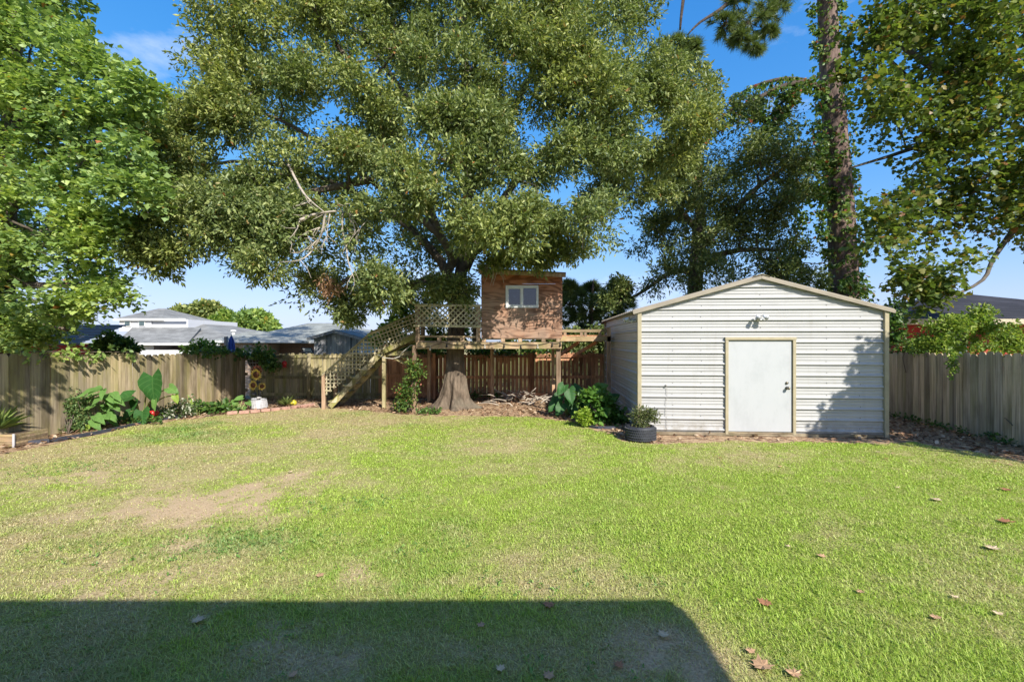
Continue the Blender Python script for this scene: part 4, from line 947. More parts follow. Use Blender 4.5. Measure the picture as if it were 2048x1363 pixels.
# ---- tall pine with creeper
def needles(tufts, rng, n=46, length=.24, wid=.009, spread=.75):
    P = np.repeat(np.array([t[0] for t in tufts]), n, 0); D = np.repeat(np.array([t[1] for t in tufts]), n, 0)
    d = unit(D*.75 + rdir(len(P), rng)*spread); s = rng.uniform(.7, 1.1, len(P))*length
    side = unit(np.cross(d, rdir(len(P), rng)))
    V = np.stack([P - side*wid, P + side*wid, P + d*s[:, None] + np.array([0, 0, -.05])], 1).reshape(-1, 3)
    return V, [np.arange(len(P))[:, None]*3 + np.array([0, 1, 2])]
def pine_sprays(mb, clumps, rng, ntuft, root_pts):
    """branchlets out of each clump's centre, every tip carrying a tuft"""
    tufts = []
    for c, r in clumps:
        for k in range(ntuft):
            d = rdir(1, rng)[0]*np.array([1, 1, .7]); e = c + d*r*rng.uniform(.3, 1.0)
            mb.tube([c, c*.5+e*.5+rng.normal(size=3)*.05*r, e], [.02, .013, .006], 4, cap=False)
            for t in (.75, 1.0): tufts.append((c*(1-t)+e*t, unit(d + np.array([0, 0, .35]) + rng.normal(size=3)*.2)))
    return tufts
PYY = 16.6; pnb = Vector((at(1690, 0, PYY).x, PYY, 0))
pine = thing('pine_tree', pnb, 'tall plated pine trunk wrapped in creeper behind the shed', 'tree')
lpi = [([pnb, *polyl((1688,600,PYY),(1684,480,PYY),(1676,330,PYY),(1665,200,PYY),(1657,80,PYY),(1652,-60,PYY),(1648,-260,PYY))], [.52,.47,.44,.40,.36,.32,.29,.24])]
mb = MB(); q, r = smooth_path([Vector(v) for v in lpi[0][0]], lpi[0][1], 5); mb.tube(q, r, 18, wob=.04)
mb.build('trunk', M['pine_bark'], pine, True)
brs = [(polyl((1655,185,PYY),(1620,165,16.3),(1570,158,16),(1510,172,15.8),(1460,200,15.6)), [.10,.085,.07,.05,.025]), (polyl((1658,185,PYY),(1610,165,16),(1560,175,15.6),(1500,205,15.3),(1450,230,15),(1400,262,14.8),(1340,300,14.6)), [.11,.095,.08,.065,.05,.04,.02]),
       (polyl((1590,172,16.0),(1560,210,15.9),(1530,245,15.8),(1505,285,15.7)), [.06,.05,.04,.02]), (polyl((1668,325,PYY),(1620,318,16.3),(1580,322,16.1)), [.1,.08,.04]), (polyl((1670,378,PYY),(1620,372,16.4),(1575,365,16.2)), [.07,.05,.02]),
       (polyl((1652,-40,PYY),(1560,-60,16),(1490,-20,15.4),(1440,20,15),(1400,45,14.8),(1375,70,14.7)), [.14,.11,.08,.06,.04,.02]), (polyl((1650,-20,PYY),(1580,-10,15.8),(1520,30,15.3)), [.1,.07,.03]), (polyl((1650,-200,PYY),(1480,-180,15),(1380,-40,14.2),(1360,60,14)), [.12,.09,.06,.03])]
mb = MB(); add_limbs(mb, brs, 8)
pc = [(np.array(at(x, y, d)), rr) for x, y, d, rr in ((1470,0,15.2,.7),(1500,45,15.2,.75),(1450,48,15.1,.55),(1535,25,15.3,.6),(1480,75,15.1,.4),(1540,62,15.4,.3),(1510,92,15.2,.3),(1560,5,15.6,.45),
      (1355,90,14.2,.5),(1340,140,14.2,.6),(1390,98,14.3,.28),(1350,180,14.2,.45),(1330,110,14.3,.4),(1360,120,14.2,.35),(1600,-40,16,.8),(1520,-60,15.6,.9),(1440,-60,15,.8))]
tf = pine_sprays(mb, pc, R_, 22, None); mb.build('limbs', bark('pine limb bark', (.03,.022,.018), (.105,.08,.065), (6, 6, 6), .5), pine, True)
leaves_obj('needles', needles(tf, R_, 44, .30, .010), M['needle'], pine)
# creeper on trunk and limbs
P_, D_ = [], []
for k in range(900):
    i = int(R_.integers(2, len(q)-1)); t = R_.random(); c0 = q[i]*(1-t)+q[min(i+1, len(q)-1)]*t; rr = r[i]
    pz = c0.z; dens = fbm(np.array([pz*1.1]), np.array([3.3]), 5)[0]
    if R_.random() > dens*1.35: continue
    a = R_.uniform(math.pi*.95, math.pi*2.25); P_.append((c0.x+math.cos(a)*rr*1.02, c0.y+math.sin(a)*rr*1.02, c0.z)); D_.append((math.cos(a)*.5, math.sin(a)*.5, -.35))
    if R_.random() < .35: P_.append((c0.x-rr*R_.uniform(1, 1.9), c0.y-rr*.3, c0.z)); D_.append((-.8, -.3, -.3))
for pts_, rad_ in brs[:5]:
    for k in range(130):
        i = int(R_.integers(0, len(pts_)-1)); c0 = lerp(pts_[i], pts_[i+1], R_.random()); P_.append((c0.x+R_.normal()*.08, c0.y-.08, c0.z+R_.uniform(-.35, .12))); D_.append((R_.normal()*.3, -.4, -.5))
for x0, y0_, y1_ in ((1588, 240, 420), (1590, 420, 540), (1560, 180, 230), (1515, 190, 235), (1635, 200, 300), (1640, 380, 470)):
    for k in range(40): c0 = at(x0+R_.normal()*6, R_.uniform(y0_, y1_), 16); P_.append(tuple(c0)); D_.append((R_.normal()*.4, -.4, -.5))
for k in range(170):    # leafy mass of creeper at left of the trunk
    c0 = at(R_.normal(1615, 26), R_.uniform(240, 480), 16.3+R_.normal()*.2); P_.append(tuple(c0)); D_.append((R_.normal()*.5, -.4, -.3))
for k in range(50): c0 = at(R_.normal(1700, 20), R_.normal(575, 18), 15.9+R_.normal()*.2); P_.append(tuple(c0)); D_.append((R_.normal()*.5, -.4, -.2))
leaves_obj('creeper', twig_leaves(np.array(P_), unit(np.array(D_)), 6, .24, .12, .085, SH_OVAL, R_, .4, .3), M['vine_leaf'], pine)
vn = MB(); vn.tube(polyl((1592,300,16.2),(1590,420,16.2),(1592,505,16.2),(1605,525,16.2),(1640,528,16.3),(1660,520,16.4)), .018, 5); vn.build('hanging_stem', M['branch_bark'], pine, True)

# ---- young pine and other greenery beyond the back fence
yp = thing('pine_tree', Vector((at(1180, 0, 17.5).x, 17.5, -.3)), 'bushy young pine between the tree house cabin and the shed roof', 'tree')
mb = MB(); mb.tube([yp.location, *polyl((1182,640,17.5),(1185,580,17.5),(1187,560,17.5))], [.12,.09,.05,.02], 7)
pc = [(np.array(at(x, y, 17.5+R_.uniform(-.8, .6))), rr) for x, y, rr in ((1185,575,.35),(1160,590,.55),(1210,590,.55),(1140,610,.6),(1180,615,.7),(1225,615,.6),(1245,605,.45),(1150,640,.6),(1200,640,.7),(1240,640,.5),(1135,590,.4),(1170,660,.5),(1140,570,.3))]
tf = pine_sprays(mb, pc, R_, 26, None); mb.build('trunk', M['pine_bark'], yp, True); leaves_obj('needles', needles(tf, R_, 40, .30, .011), M['needle'], yp)

def bush(name, label, cat, clumps, mat, dens=(8, 14, 6), leaf=(.10, .06), shape=SH_OVAL, twig=.2, group=None, base=None, flat=.5, droop=.15, bm=None):
    cs = [(np.array(c), r) for c, r in clumps]
    b = Vector(base) if base is not None else Vector((cs[0][0][0], cs[0][0][1], 0))
    o = thing(name, b, label, cat, group); mb = MB()
    for c, r in cs:
        cv = Vector(c); mid = lerp(b, cv, .5) + Vector((U(-.1, .1), U(-.1, .1), 0))*r
        mb.tube([b, mid, cv], [.03*max(r, .2)*1.5, .02*max(r, .2)*1.5, .01*max(r, .2)], 5)
        for k in range(4):
            e = cv + Vector(rdir(1, R_)[0])*r*.8; mb.tube([cv, e], [.008*max(r, .2)*2, .003], 4, cap=False)
    mb.build('stem', bm or M['branch_bark'], o, True)
    leaves_obj('foliage', crown_mesh(cs, R_, dens[0], dens[1], dens[2], twig, leaf[0], leaf[1], shape, flat=flat, droop=droop), mat, o)
    return o
bush('bush', 'bright green bush beyond the fence, seen under the stair lattice', 'bush', [(at(x, y, 15.6), r) for x, y, r in ((800,650,.45),(830,640,.5),(770,672,.4),(840,690,.55),(800,692,.4),(815,615,.35),(870,690,.4))], M['bright_leaf'], base=(at(820, 0, 15.6).x, 15.6, -.3), leaf=(.14, .08))
bush('bush', 'green bush top behind the back fence under the cabin', 'bush', [(at(x, y, 15.4), r) for x, y, r in ((900,690,.4),(960,700,.35),(1010,700,.35),(1060,698,.35),(1095,690,.3),(920,665,.3))], M['bright_leaf'], base=(at(980, 0, 15.4).x, 15.4, -.3), leaf=(.12, .07))
bush('round_tree', 'round green tree beyond the grey roofs, right of the pair', 'tree', [(at(x, y, 44), r) for x, y, r in ((513,640,1.0),(500,650,1.0),(530,655,.9),(485,658,.6),(515,655,1.1),(540,660,.5))], M['maple_leaf'], (9, 30, 5), (.42, .26), SH_LANCE, .5, base=(at(513, 0, 44).x, 44, -1.2))
bush('round_tree', 'taller green tree behind the two-storey house by the utility pole', 'tree', [(at(x, y, 48), r) for x, y, r in ((410,625,1.1),(395,632,.9),(422,622,.9),(370,628,.7),(430,640,.9),(405,640,1.2),(360,630,.5))], M['oak_leaf'], (9, 30, 5), (.45, .26), SH_LANCE, .5, base=(at(400, 0, 48).x, 48, -1.2))
bush('round_tree', 'small yellow-green tree between the two taller far trees', 'tree', [(at(x, y, 46), r) for x, y, r in ((452,642,.9),(440,650,.9),(465,655,.7),(455,660,.9))], M['bright_leaf'], (9, 26, 5), (.4, .26), SH_LANCE, .5, base=(at(452, 0, 46).x, 46, -1.2))
bush('shrub', 'dark glossy shrub beside the red outbuilding beyond the left fence', 'shrub', [(at(x, y, 12.2), r) for x, y, r in ((225,685,.2),(250,692,.2),(215,695,.22),(240,698,.2))], M['ivy_leaf'], base=(at(240, 0, 12.2).x, 12.2, 0))
bush('shrub', 'large sunlit shrub rising over the right fence beside the red house', 'shrub', [(at(x, y, 9.9), r) for x, y, r in ((1920,650,.26),(1960,660,.32),(1890,665,.32),(1925,690,.38),(1985,690,.34),(1880,700,.3),(2010,670,.22),(2030,695,.22),(1955,640,.22),(1860,690,.22))], M['bright_leaf'], (8, 15, 6), (.075, .035), SH_OVAL, .2, base=(9.85, 9.9, 0))
bush('shrub', 'tangled vine-covered shrub against the shed end of the right fence', 'shrub', [(at(x, y, 11.6), r) for x, y, r in ((1790,690,.35),(1820,700,.3),(1785,660,.3),(1780,620,.35),(1850,705,.2))], M['ivy_leaf'], (7, 14, 5), (.09, .05), base=(9.7, 11.9, 0))
sprig = MB(); sprig.tube(polyl((1905,700,8.9),(1900,715,8.85),(1895,735,8.85)), .006, 5)
sg = thing('hanging_sprig', at(1905, 700, 8.9), 'yellow-green leafy sprig hanging over the right fence', 'vine'); sprig.build('stem', M['branch_bark'], sg)
leaves_obj('foliage', twig_leaves(np.array([at(R_.normal(1899, 6), R_.uniform(692, 745), 8.83) for k in range(40)]), unit(np.tile([0, -.5, -.8], (40, 1))), 4, .12, .07, .028, SH_OVAL, R_, .2, .3), M['bright_leaf'], sg)
vt = thing('bare_vine', at(1990, 715, 8.1), 'bare vine stems clinging to the grey fence at far right', 'vine')
mb = MB()
for path in (((2010,712),(1990,725),(1975,745),(1960,770),(1945,790)), ((1935,745),(1950,775),(1975,788),(1985,780)), ((1945,830),(1965,845),(1990,850),(2010,835),(2025,850)), ((1840,735),(1850,760),(1855,800)), ((1815,690),(1805,715),(1812,745))):
    MB().tube([at(p_[0], p_[1], lerp(10.5, 7.62, (p_[0]-1800)/248)) for p_ in path], .008, 5).build('stem', M['branch_bark'], vt, True)
bush('shrub', 'dark dense shrub behind the back fence under the walkway', 'shrub', [(at(x, y, 15.4), r) for x, y, r in ((1130,700,.4),(1165,695,.4),(1200,700,.4),(1140,675,.35),(1185,670,.35),(1215,680,.3))], M['oak2_leaf'], (8, 16, 5), (.12, .07), base=(at(1170, 0, 15.4).x, 15.4, -.3))
bush('shrub', 'dark hedge shrub behind the far end of the right fence', 'shrub', [(Vector((x, y, z)), .5) for x, y, z in ((9.9,10.6,.5),(9.8,9.6,.5),(9.7,8.6,.6),(9.5,7.7,.6),(10.0,11.6,.6),(9.9,10.2,1.1),(9.7,9.0,1.1),(9.5,8.0,1.1))], M['oak2_leaf'], (8, 12, 5), (.10, .06), base=(9.8, 9.3, 0))
# ivy over the top of the left and back fences
def ivy(label, pts, n, name='ivy', leaf=(.09, .08), mat='ivy_leaf', hang=.25):
    o = thing(name, pts[len(pts)//2], label, 'vine'); mb = MB(); mb.tube(pts, .012, 5); mb.build('stem', M['branch_bark'], o, True)
    P, D = [], []
    for k in range(n):
        i = random.randrange(len(pts)-1); c0 = lerp(pts[i], pts[i+1], random.random()); P.append((c0.x+R_.normal()*.07, c0.y+R_.normal()*.07, c0.z+R_.uniform(-hang, .12))); D.append((R_.normal(), -abs(R_.normal()), R_.normal()*.4))
    leaves_obj('foliage', twig_leaves(np.array(P), unit(np.array(D)), 5, .14, leaf[0], leaf[1], SH_OVAL, R_, .3, .35), M[mat], o); return o
fx = lambda y: lerp(fl0.x, fl1.x, (y-fl0.y)/(fl1.y-fl0.y)); fzt = lambda y: lerp(1.635, 1.415, (y-fl0.y)/(fl1.y-fl0.y))
ivy('green ivy draped over the far end of the left fence top', [Vector((fx(y)+.03, y, fzt(y)+.03)) for y in (12.1, 12.5, 12.9, 13.3, 13.7, 14.0)], 60, hang=.12)
ivy('ivy trailing over the corner where left and back fence meet', [Vector((x, 14.12, 1.42-abs(x+7.9)*.15)) for x in (-8.15, -8.0, -7.85, -7.7)], 34, hang=.25)
ivy('ivy creeping along the back fence top behind the deck', [Vector((x, 14.26, 1.44)) for x in (-4.2, -3.4, -2.6, -1.8, -1.0, -.2, .6, 1.3)], 190, leaf=(.08, .07), hang=.1)
ivy('maple suckers spilling over the near end of the left fence', [Vector((fx(y)+.06, y, fzt(y)+.02)) for y in (8.2, 8.6, 9.0, 9.4, 9.9, 10.4)], 46, leaf=(.08, .06), mat='maple_leaf', hang=.16)
# ------------------------------------------------------------------ plants, pots and small things in the yard
def big_leaf(name, base, tip_dir, nrm, length, width, mat, parent, notch=.22, cup=.10, wave=.055, nu=9, nv=8):
    """a large leaf blade with midrib, curved margins and a heart-shaped base"""
    d = Vector(tip_dir).normalized(); nrm = Vector(nrm); sd = d.cross(nrm).normalized(); nn = sd.cross(d).normalized(); ph = U(0, 6)
    vs = []; uu = []; vv = []
    for i in range(nu+1):
        u = i/nu
        prof = (math.sin(math.pi*min(1, u*.93+.07)**.62))**.85 if i < nu else 0.0
        for j in range(nv+1):
            v = j/nv*2-1
            x = v*prof*width*.5*(1+.05*math.sin(u*13+ph+v)+.035*math.sin(u*29+ph*2)); y = u*length - notch*length*(1-u)**2*abs(v)*1.0
            z = -cup*length*u*u + abs(v)*.16*width*prof*(1-.4*u) + wave*math.sin(u*11+ph)*abs(v)*length*.5 - (v*v)*.10*width*u
            vs.append(Vector(base) + d*y + sd*x + nn*z); uu.append(u); vv.append(v)
    fs = [(i*(nv+1)+j, i*(nv+1)+j+1, (i+1)*(nv+1)+j+1, (i+1)*(nv+1)+j) for i in range(nu) for j in range(nv)]
    mb = MB(); mb.add(vs, fs); o = mb.build(name, mat, parent, True)
    for k_, a_ in (('lu', uu), ('lv', vv)): o.data.attributes.new(k_, 'FLOAT', 'POINT').data.foreach_set('value', a_)
    return o
def bladem(name, c, vein, rough=.5, trans=.3):
    m, nt, p = _mat(name); v = objvec(nt)
    cc = ramp(nt, noise(nt, v, 5, 4, .6), [(.3, tuple(x*.7 for x in c)), (.6, c), (.85, tuple(min(1, x*1.35) for x in c))])
    def mth(op, a, b=None):
        q = nt.nodes.new('ShaderNodeMath'); q.operation = op
        for i_, x_ in enumerate((a, b)):
            if x_ is None: continue
            if hasattr(x_, 'is_output'): nt.links.new(x_, q.inputs[i_])
            else: q.inputs[i_].default_value = x_
        return q.outputs[0]
    av = mth('ABSOLUTE', attr(nt, 'lv')); fr_ = mth('FRACT', mth('MULTIPLY', mth('SUBTRACT', attr(nt, 'lu'), mth('MULTIPLY', av, .30)), 6.0))
    side_ = mth('LESS_THAN', mth('ABSOLUTE', mth('SUBTRACT', fr_, .5)), .07); mid_ = mth('LESS_THAN', av, .05)
    cc = mixc(nt, mth('MULTIPLY', mth('MAXIMUM', side_, mid_), .28), cc, vein)
    nt.links.new(cc, p.inputs['Base Color']); p.inputs['Roughness'].default_value = rough; p.inputs['Specular IOR Level'].default_value = .25
    tr = nt.nodes.new('ShaderNodeBsdfTranslucent'); nt.links.new(mixc(nt, 1.0, cc, (1.2,1.3,.6), 'MULTIPLY'), tr.inputs['Color'])
    ms = nt.nodes.new('ShaderNodeMixShader'); ms.inputs[0].default_value = trans
    nt.links.new(p.outputs[0], ms.inputs[1]); nt.links.new(tr.outputs[0], ms.inputs[2]); nt.links.new(ms.outputs[0], nt.nodes['Material Output'].inputs['Surface']); return m
M['ear'] = bladem('elephant ear blade', (.035,.115,.025), (.12,.24,.07)); M['ear_dark'] = bladem('dark elephant ear blade', (.04,.125,.03), (.12,.24,.07))
M['canna'] = bladem('broad ginger blade', (.13,.25,.06), (.25,.38,.12)); M['lime'] = bladem('lime leaf', (.28,.40,.06), (.4,.5,.15)); M['petiole'] = plain('leaf stalk', (.26,.30,.10), .5, .15)
def leafy(name, label, cat, base, leaves, mat, notch=.22, cup=.12, petr=.012, dx=None):
    """leaves: (px,py,Y,direction,normal,length,width[,mat])"""
    r = thing(name, base, label, cat)
    st_ = MB()
    for lf in leaves:
        px, py, Y, d, nn, ln, wd = lf[:7]; q = at(px, py, Y)
        mid = lerp(Vector(base), q, .55) + Vector((0, 0, .12*(q-Vector(base)).length)); a, b = smooth_path([Vector(base)+Vector((U(-.05, .05), U(-.05, .05), 0)), mid, q], [petr, petr*.8, petr*.55], 4)
        st_.tube(a, b, 6); big_leaf('leaf', q, d, nn, ln, wd, M[lf[7]] if len(lf) > 7 else mat, r, notch, cup)
    st_.build('stalks', M['petiole'], r, True); return r
b_ = gnd(283, 838)
leafy('elephant_ear', 'tall elephant ear with one huge upright leaf beside the left fence', 'plant', b_, [
    (305,752,10.0,(.22,-.30,-1.0),(-.10,-1,.25),.62,.56), (262,792,10.1,(-.85,-.45,-.25),(-.15,-.75,.75),.50,.38), (338,775,10.1,(.8,-.2,-.35),(.1,-.9,.5),.26,.22,'canna'), (350,790,10.1,(.35,-.2,-.8),(.2,-.9,.3),.2,.14,'lime'),
    (310,800,9.9,(.15,-.4,-.9),(-.2,-.9,.3),.24,.15,'canna'), (262,822,9.9,(-.3,-.6,-.6),(0,-.8,.6),.22,.2), (285,822,9.9,(.35,-.5,-.7),(.1,-.85,.5),.36,.32), (270,800,10.2,(-.2,-.2,-.9),(0,-.9,.4),.25,.2)], M['ear'], petr=.018)
b_ = gnd(205, 852); lv = []
for k in range(26):
    a = U(-1.25, 1.25); h_ = U(0, 1); px = 206 + 26*a*(.4+.6*h_)*.8; py = 850 - 18 - 62*h_*(1-.25*a*a)
    lv.append((px, py, 9.45+U(-.25, .15), (a*1.1+U(-.3, .5), -.55+U(-.2, .2), .1-.5*abs(a)+U(-.35, .2)), (U(-.2, .2), -.45, .9), U(.26, .40), U(.11, .17)))
lv += [(196,852,9.1,(.1,-.4,-.8),(0,-.9,.4),.2,.13,'lime'), (178,848,9.15,(-.15,-.3,-.9),(0,-.9,.3),.2,.12,'lime'), (186,838,9.1,(.7,-.5,-.35),(0,-.7,.7),.36,.18), (190,830,9.1,(.95,-.5,-.3),(0,-.6,.8),.34,.17)]
leafy('ginger_clump', 'clump of broad ribbed green leaves left of the elephant ear', 'plant', b_, lv, M['canna'], notch=.02, cup=.22, petr=.008)
bush('boxwood_shrub', 'upright small-leaved shrub at the left fence beside the ginger clump', 'shrub', [(at(x, y, 9.1), r) for x, y, r in ((135,850,.2),(125,825,.22),(150,830,.22),(140,800,.22),(120,800,.18),(155,805,.18),(130,785,.14),(158,850,.18),(115,850,.14),(140,860,.16))], leafm('boxwood leaf', [(0, (.05,.10,.03)), (.5, (.10,.18,.05)), (.9, (.20,.27,.09)), (1, (.34,.30,.12))], .3), (7, 16, 6), (.040, .024), SH_OVAL, .11, base=gnd(137, 867))
def spiky(name, label, base, n, ln, w, mat, up=.5):
    o = thing(name, base, label, 'plant'); d = rdir(n, R_); d[:, 2] = np.abs(d[:, 2])+up; d = unit(d)
    P = np.tile(np.array(base)+np.array([0, 0, .02]), (n, 1))
    V, fs = leaf_arrays(P, d, np.array([0, 0, 1.0])+rdir(n, R_)*.3, ln*R_.uniform(.7, 1.1, n), w, ([(-.5,0,0), (.5,0,0), (.42,.5,.02), (0,1,-.18), (-.42,.5,.02)], [(0,1,2,3), (0,3,4)][:1]+[(0,3,4)]))
    o2_ = link('blades', mesh_np('blades', V-np.array(base), fs), M[mat], o); tag(o2_, kind='stuff'); return o
spiky('spider_plant', 'grey-green spiky plant beside the yellow ornament at the back fence', gnd(574, 812), 60, .34, .025, 'needle', .4)
spiky('yucca', 'spiky yucca fan in the wooden planter at the left edge', gnd(-6, 888)+Vector((0, 0, .22)), 60, .50, .03, 'maple_leaf', .3)
bush('ground_cover', 'low leafy ground cover at the bend of the left border', 'plant', [(at(x, y, 11.4), r) for x, y, r in ((395,826,.16),(415,824,.16),(440,822,.15),(380,830,.12),(455,826,.1))], M['ivy_leaf'], (6, 12, 5), (.10, .06), base=gnd(415, 832))
leafy('young_canna', 'single bright upright leaf rising above the ground cover', 'plant', gnd(398, 830), [(390,812,11.5,(-.5,-.2,.9),(0,-1,.3),.34,.09,'lime'), (400,816,11.5,(.5,-.3,.5),(0,-.9,.5),.25,.10,'canna')], M['canna'], notch=0, cup=.1)
leafy('caladium', 'bright green heart-leaved plant left of the sunflower ornament', 'plant', gnd(482, 819), [(x, y, 12.0, (U(-.7,.7), -.5, U(-.6,.1)), (0, -.7, .7), U(.16,.24), U(.14,.2)) for x, y in ((470,800),(485,795),(495,803),(478,808),(462,808),(490,812),(470,815))], M['canna'], notch=.2)
bush('variegated_shrub', 'small shrub with white flecked leaves right of the red bowl', 'shrub', [(at(x, y, 10.6), r) for x, y, r in ((350,822,.18),(362,815,.15),(340,828,.12))], leafm('flecked leaf', [(0, (.05,.09,.03)), (.7, (.10,.16,.05)), (.8, (.5,.5,.4)), (1, (.6,.6,.5))], .3), (6, 14, 5), (.05, .03), base=gnd(350, 836))
# plants at the shed corner
b_ = gnd(1135, 832); lv = []
for x, y, dx_, dz_ in ((1128,778,-.5,-.6),(1148,782,.6,-.5),(1158,790,.5,-.8),(1138,800,-.05,-1),(1118,800,-.6,-.8),(1155,805,.4,-.9),(1125,815,-.5,-.9),(1145,818,.1,-1),(1165,800,.5,-.9),(1112,812,-.7,-.7),(1138,785,.1,-.8),(1152,822,.2,-1)):
    lv.append((x, y-8, 10.7+U(-.25, .25), (dx_, -.5, dz_), (U(-.2, .2), -.85, .5), U(.30, .40), U(.22, .28)))
leafy('elephant_ear', 'dark elephant ear clump between tree house post and shed', 'plant', b_, lv, M['ear_dark'], petr=.012)
leafy('elephant_ear', 'lone upright heart leaf plant against the left shed wall', 'plant', gnd(1212, 838), [(1192,778,10.3,(.55,-.3,.25),(.25,-1,.3),.30,.26,'canna'), (1205,800,10.3,(-.2,-.1,1.0),(-.35,-.95,.1),.36,.26,'canna'), (1216,800,10.35,(.5,-.2,.3),(.2,-.9,.4),.3,.25,'ear_dark')], M['ear'], petr=.01)
bush('hydrangea', 'leafy green hydrangea bush in front of the shed left wall', 'shrub', [(at(x, y, 9.9), r) for x, y, r in ((1190,815,.26),(1215,815,.26),(1200,835,.24),(1225,830,.24),(1180,838,.2),(1235,838,.18),(1205,800,.2),(1180,800,.18),(1228,845,.16))], leafm('hydrangea leaf', [(0, (.06,.15,.028)), (.5, (.11,.23,.04)), (1, (.20,.33,.07))], .35), (6, 7, 5), (.10, .075), SH_OVAL, .14, base=gnd(1205, 852), flat=.75)
bush('lime_coleus', 'small lime green plant in front of the hydrangea', 'plant', [(at(x, y, 9.55), r) for x, y, r in ((1168,828,.09),(1172,842,.08),(1162,836,.08))], leafm('lime leaf small', [(0, (.26,.38,.05)), (1, (.42,.52,.10))], .35), (5, 6, 4), (.09, .07), SH_OVAL, .08, base=gnd(1168, 852), flat=.7)
bush('climbing_shrub', 'leafy shrub climbing the front post of the tree house deck', 'shrub', [(at(x, y, 11.35), r) for x, y, r in ((820,800,.16),(812,785,.15),(824,770,.14),(830,750,.11),(826,730,.07),(808,808,.1),(835,745,.08),(818,790,.15))], M['vine_leaf'], (6, 10, 5), (.055, .04), base=gnd(818, 826))
# tyre planter
tp = gnd(1281, 880); tp.z = 0; tyre = thing('tyre_planter', tp, 'black tyre used as a planter at the shed corner', 'planter')
R0 = .262; prof = [(.19, .01), (.235, 0), (R0, .03), (R0+.006, .08), (R0+.006, .20), (R0, .245), (.235, .275), (.19, .262), (.185, .235), (.21, .19), (.21, .06), (.185, .04)]
tyb = MB().lathe(tp, prof, 40).build('tyre', plain('tyre rubber', (.035,.037,.045), .6, .25, 12), tyre, True)
mb = MB()
for row in range(5):
    for k in range(48):
        t = 2*math.pi*(k+.5*(row % 2))/48; c0 = tp + Vector((math.cos(t)*(R0+.008), math.sin(t)*(R0+.008), .045+row*.046)); tg = Vector((-math.sin(t), math.cos(t), .55)).normalized()
        mb.beam(c0-tg*.017, c0+tg*.017, .014, .014, (math.cos(t), math.sin(t), 0))
tag(mb.build('tread_blocks', plain('tyre tread rubber', (.055,.058,.07), .65, .25, 12), tyre), kind='stuff')
MB().lathe(tp, [(.21, .20), (.208, .235), (.1, .25), (.01, .255)], 20).build('soil', plain('potting soil', (.07,.045,.03), .95, .4, 30), tyre, True)
bush('potted_shrub', 'small twiggy shrub growing in the black tyre planter', 'shrub', [(at(x, y, tp.y), r) for x, y, r in ((1290,836,.13),(1280,842,.1),(1302,832,.1),(1290,826,.1),(1276,834,.08))], leafm('small olive leaf', [(0, (.06,.085,.03)), (.6, (.12,.15,.05)), (1, (.22,.22,.09))], .3), (6, 9, 6), (.055, .018), SH_LANCE, .1, base=tp+Vector((.05, 0, .24)))
# landscape edging strips
def strip(name, label, pts, h, t, mat, cat='edging'):
    mb = MB()
    for a, b in zip(pts[:-1], pts[1:]): mb.beam(a+Vector((0, 0, h/2)), b+Vector((0, 0, h/2)), t, h)
    o = mb.build(name, mat); return tag(o, label, cat)
strip('garden_edging', 'blue-black plastic edging strip along the left flower bed', [gnd(x, y) for x, y in ((55,887),(100,883),(150,875),(190,868),(225,861),(260,853),(290,847),(320,841),(355,836))], .055, .07, M['black_plastic'])
strip('garden_edging', 'short black edging strip in front of the hydrangea', [gnd(x, y) for x, y in ((1172,853),(1195,857),(1230,857))], .05, .06, M['black_plastic'])
# brick border, single bricks
bb0 = [gnd(x, y) for x, y in ((452,829),(500,826),(560,820),(600,815),(629,811))]
bd = thing('brick_border', gnd(545, 822), 'curved row of pale red bricks edging the bed under the sunflowers', 'border')
M['brick'] = plain('pale red brick', (.44,.26,.20), .9, .2, 14, bmp=.3)
bme = bpy.data.meshes.new('brick'); bm = bmesh.new(); bmesh.ops.create_cube(bm, size=1.0); bmesh.ops.scale(bm, vec=(.21, .10, .075), verts=bm.verts); bmesh.ops.bevel(bm, geom=bm.edges[:], offset=.006, segments=1, affect='EDGES'); bm.to_mesh(bme); bm.free(); bme.materials.append(M['brick'])
for a, b in zip(bb0[:-1], bb0[1:]):
    L_ = (b-a).length; n = max(1, round(L_/.222)); ang = math.atan2(b.y-a.y, b.x-a.x)
    for k in range(n): link('brick', bme, None, bd, lerp(a, b, (k+.5)/n)-Vector(bd.location)+Vector((0, U(-.012, .012), .036+U(-.006, .008))), (U(-.05, .05), U(-.04, .04), ang+U(-.07, .07)))
# sunflower ornament in a pale tub
tb_ = gnd(518, 816); tub = thing('flower_tub', tb_, 'pale grey ribbed tub holding the sunflower ornament', 'planter')
M['tub'] = wood('whitewashed tub', (.28,.28,.295), (.42,.42,.44), (.50,.50,.51), grain=(30, 30, 1.5), streak=.4)
mb = MB(); nsd = 20
MB().lathe(tb_, [(.14, 0), (.20, .015), (.222, .02), (.20, .13), (.175, .235), (.185, .245), (.16, .25), (.15, .21), (.02, .20)], nsd).build('tub_body', M['tub'], tub)
for k in range(nsd):
    t = 2*math.pi*k/nsd; e = Vector((math.cos(t), math.sin(t), 0)); mb.beam(tb_+e*.214+Vector((0, 0, .03)), tb_+e*.180+Vector((0, 0, .23)), .012, .012, tuple(e))
tag(mb.build('ribs', M['tub'], tub), kind='stuff')
sf = thing('sunflower_ornament', tb_+Vector((0, 0, .24)), 'metal sunflower yard ornament with three yellow flowers on dark stems', 'ornament')
M['petal'] = plain('yellow petal enamel', (.80,.55,.09), .45, .25, 20); M['petal_r'] = plain('rust red petal enamel', (.30,.075,.03), .5, .25, 20); M['seed'] = plain('brown flower disc', (.16,.055,.02), .7, .4, 40)
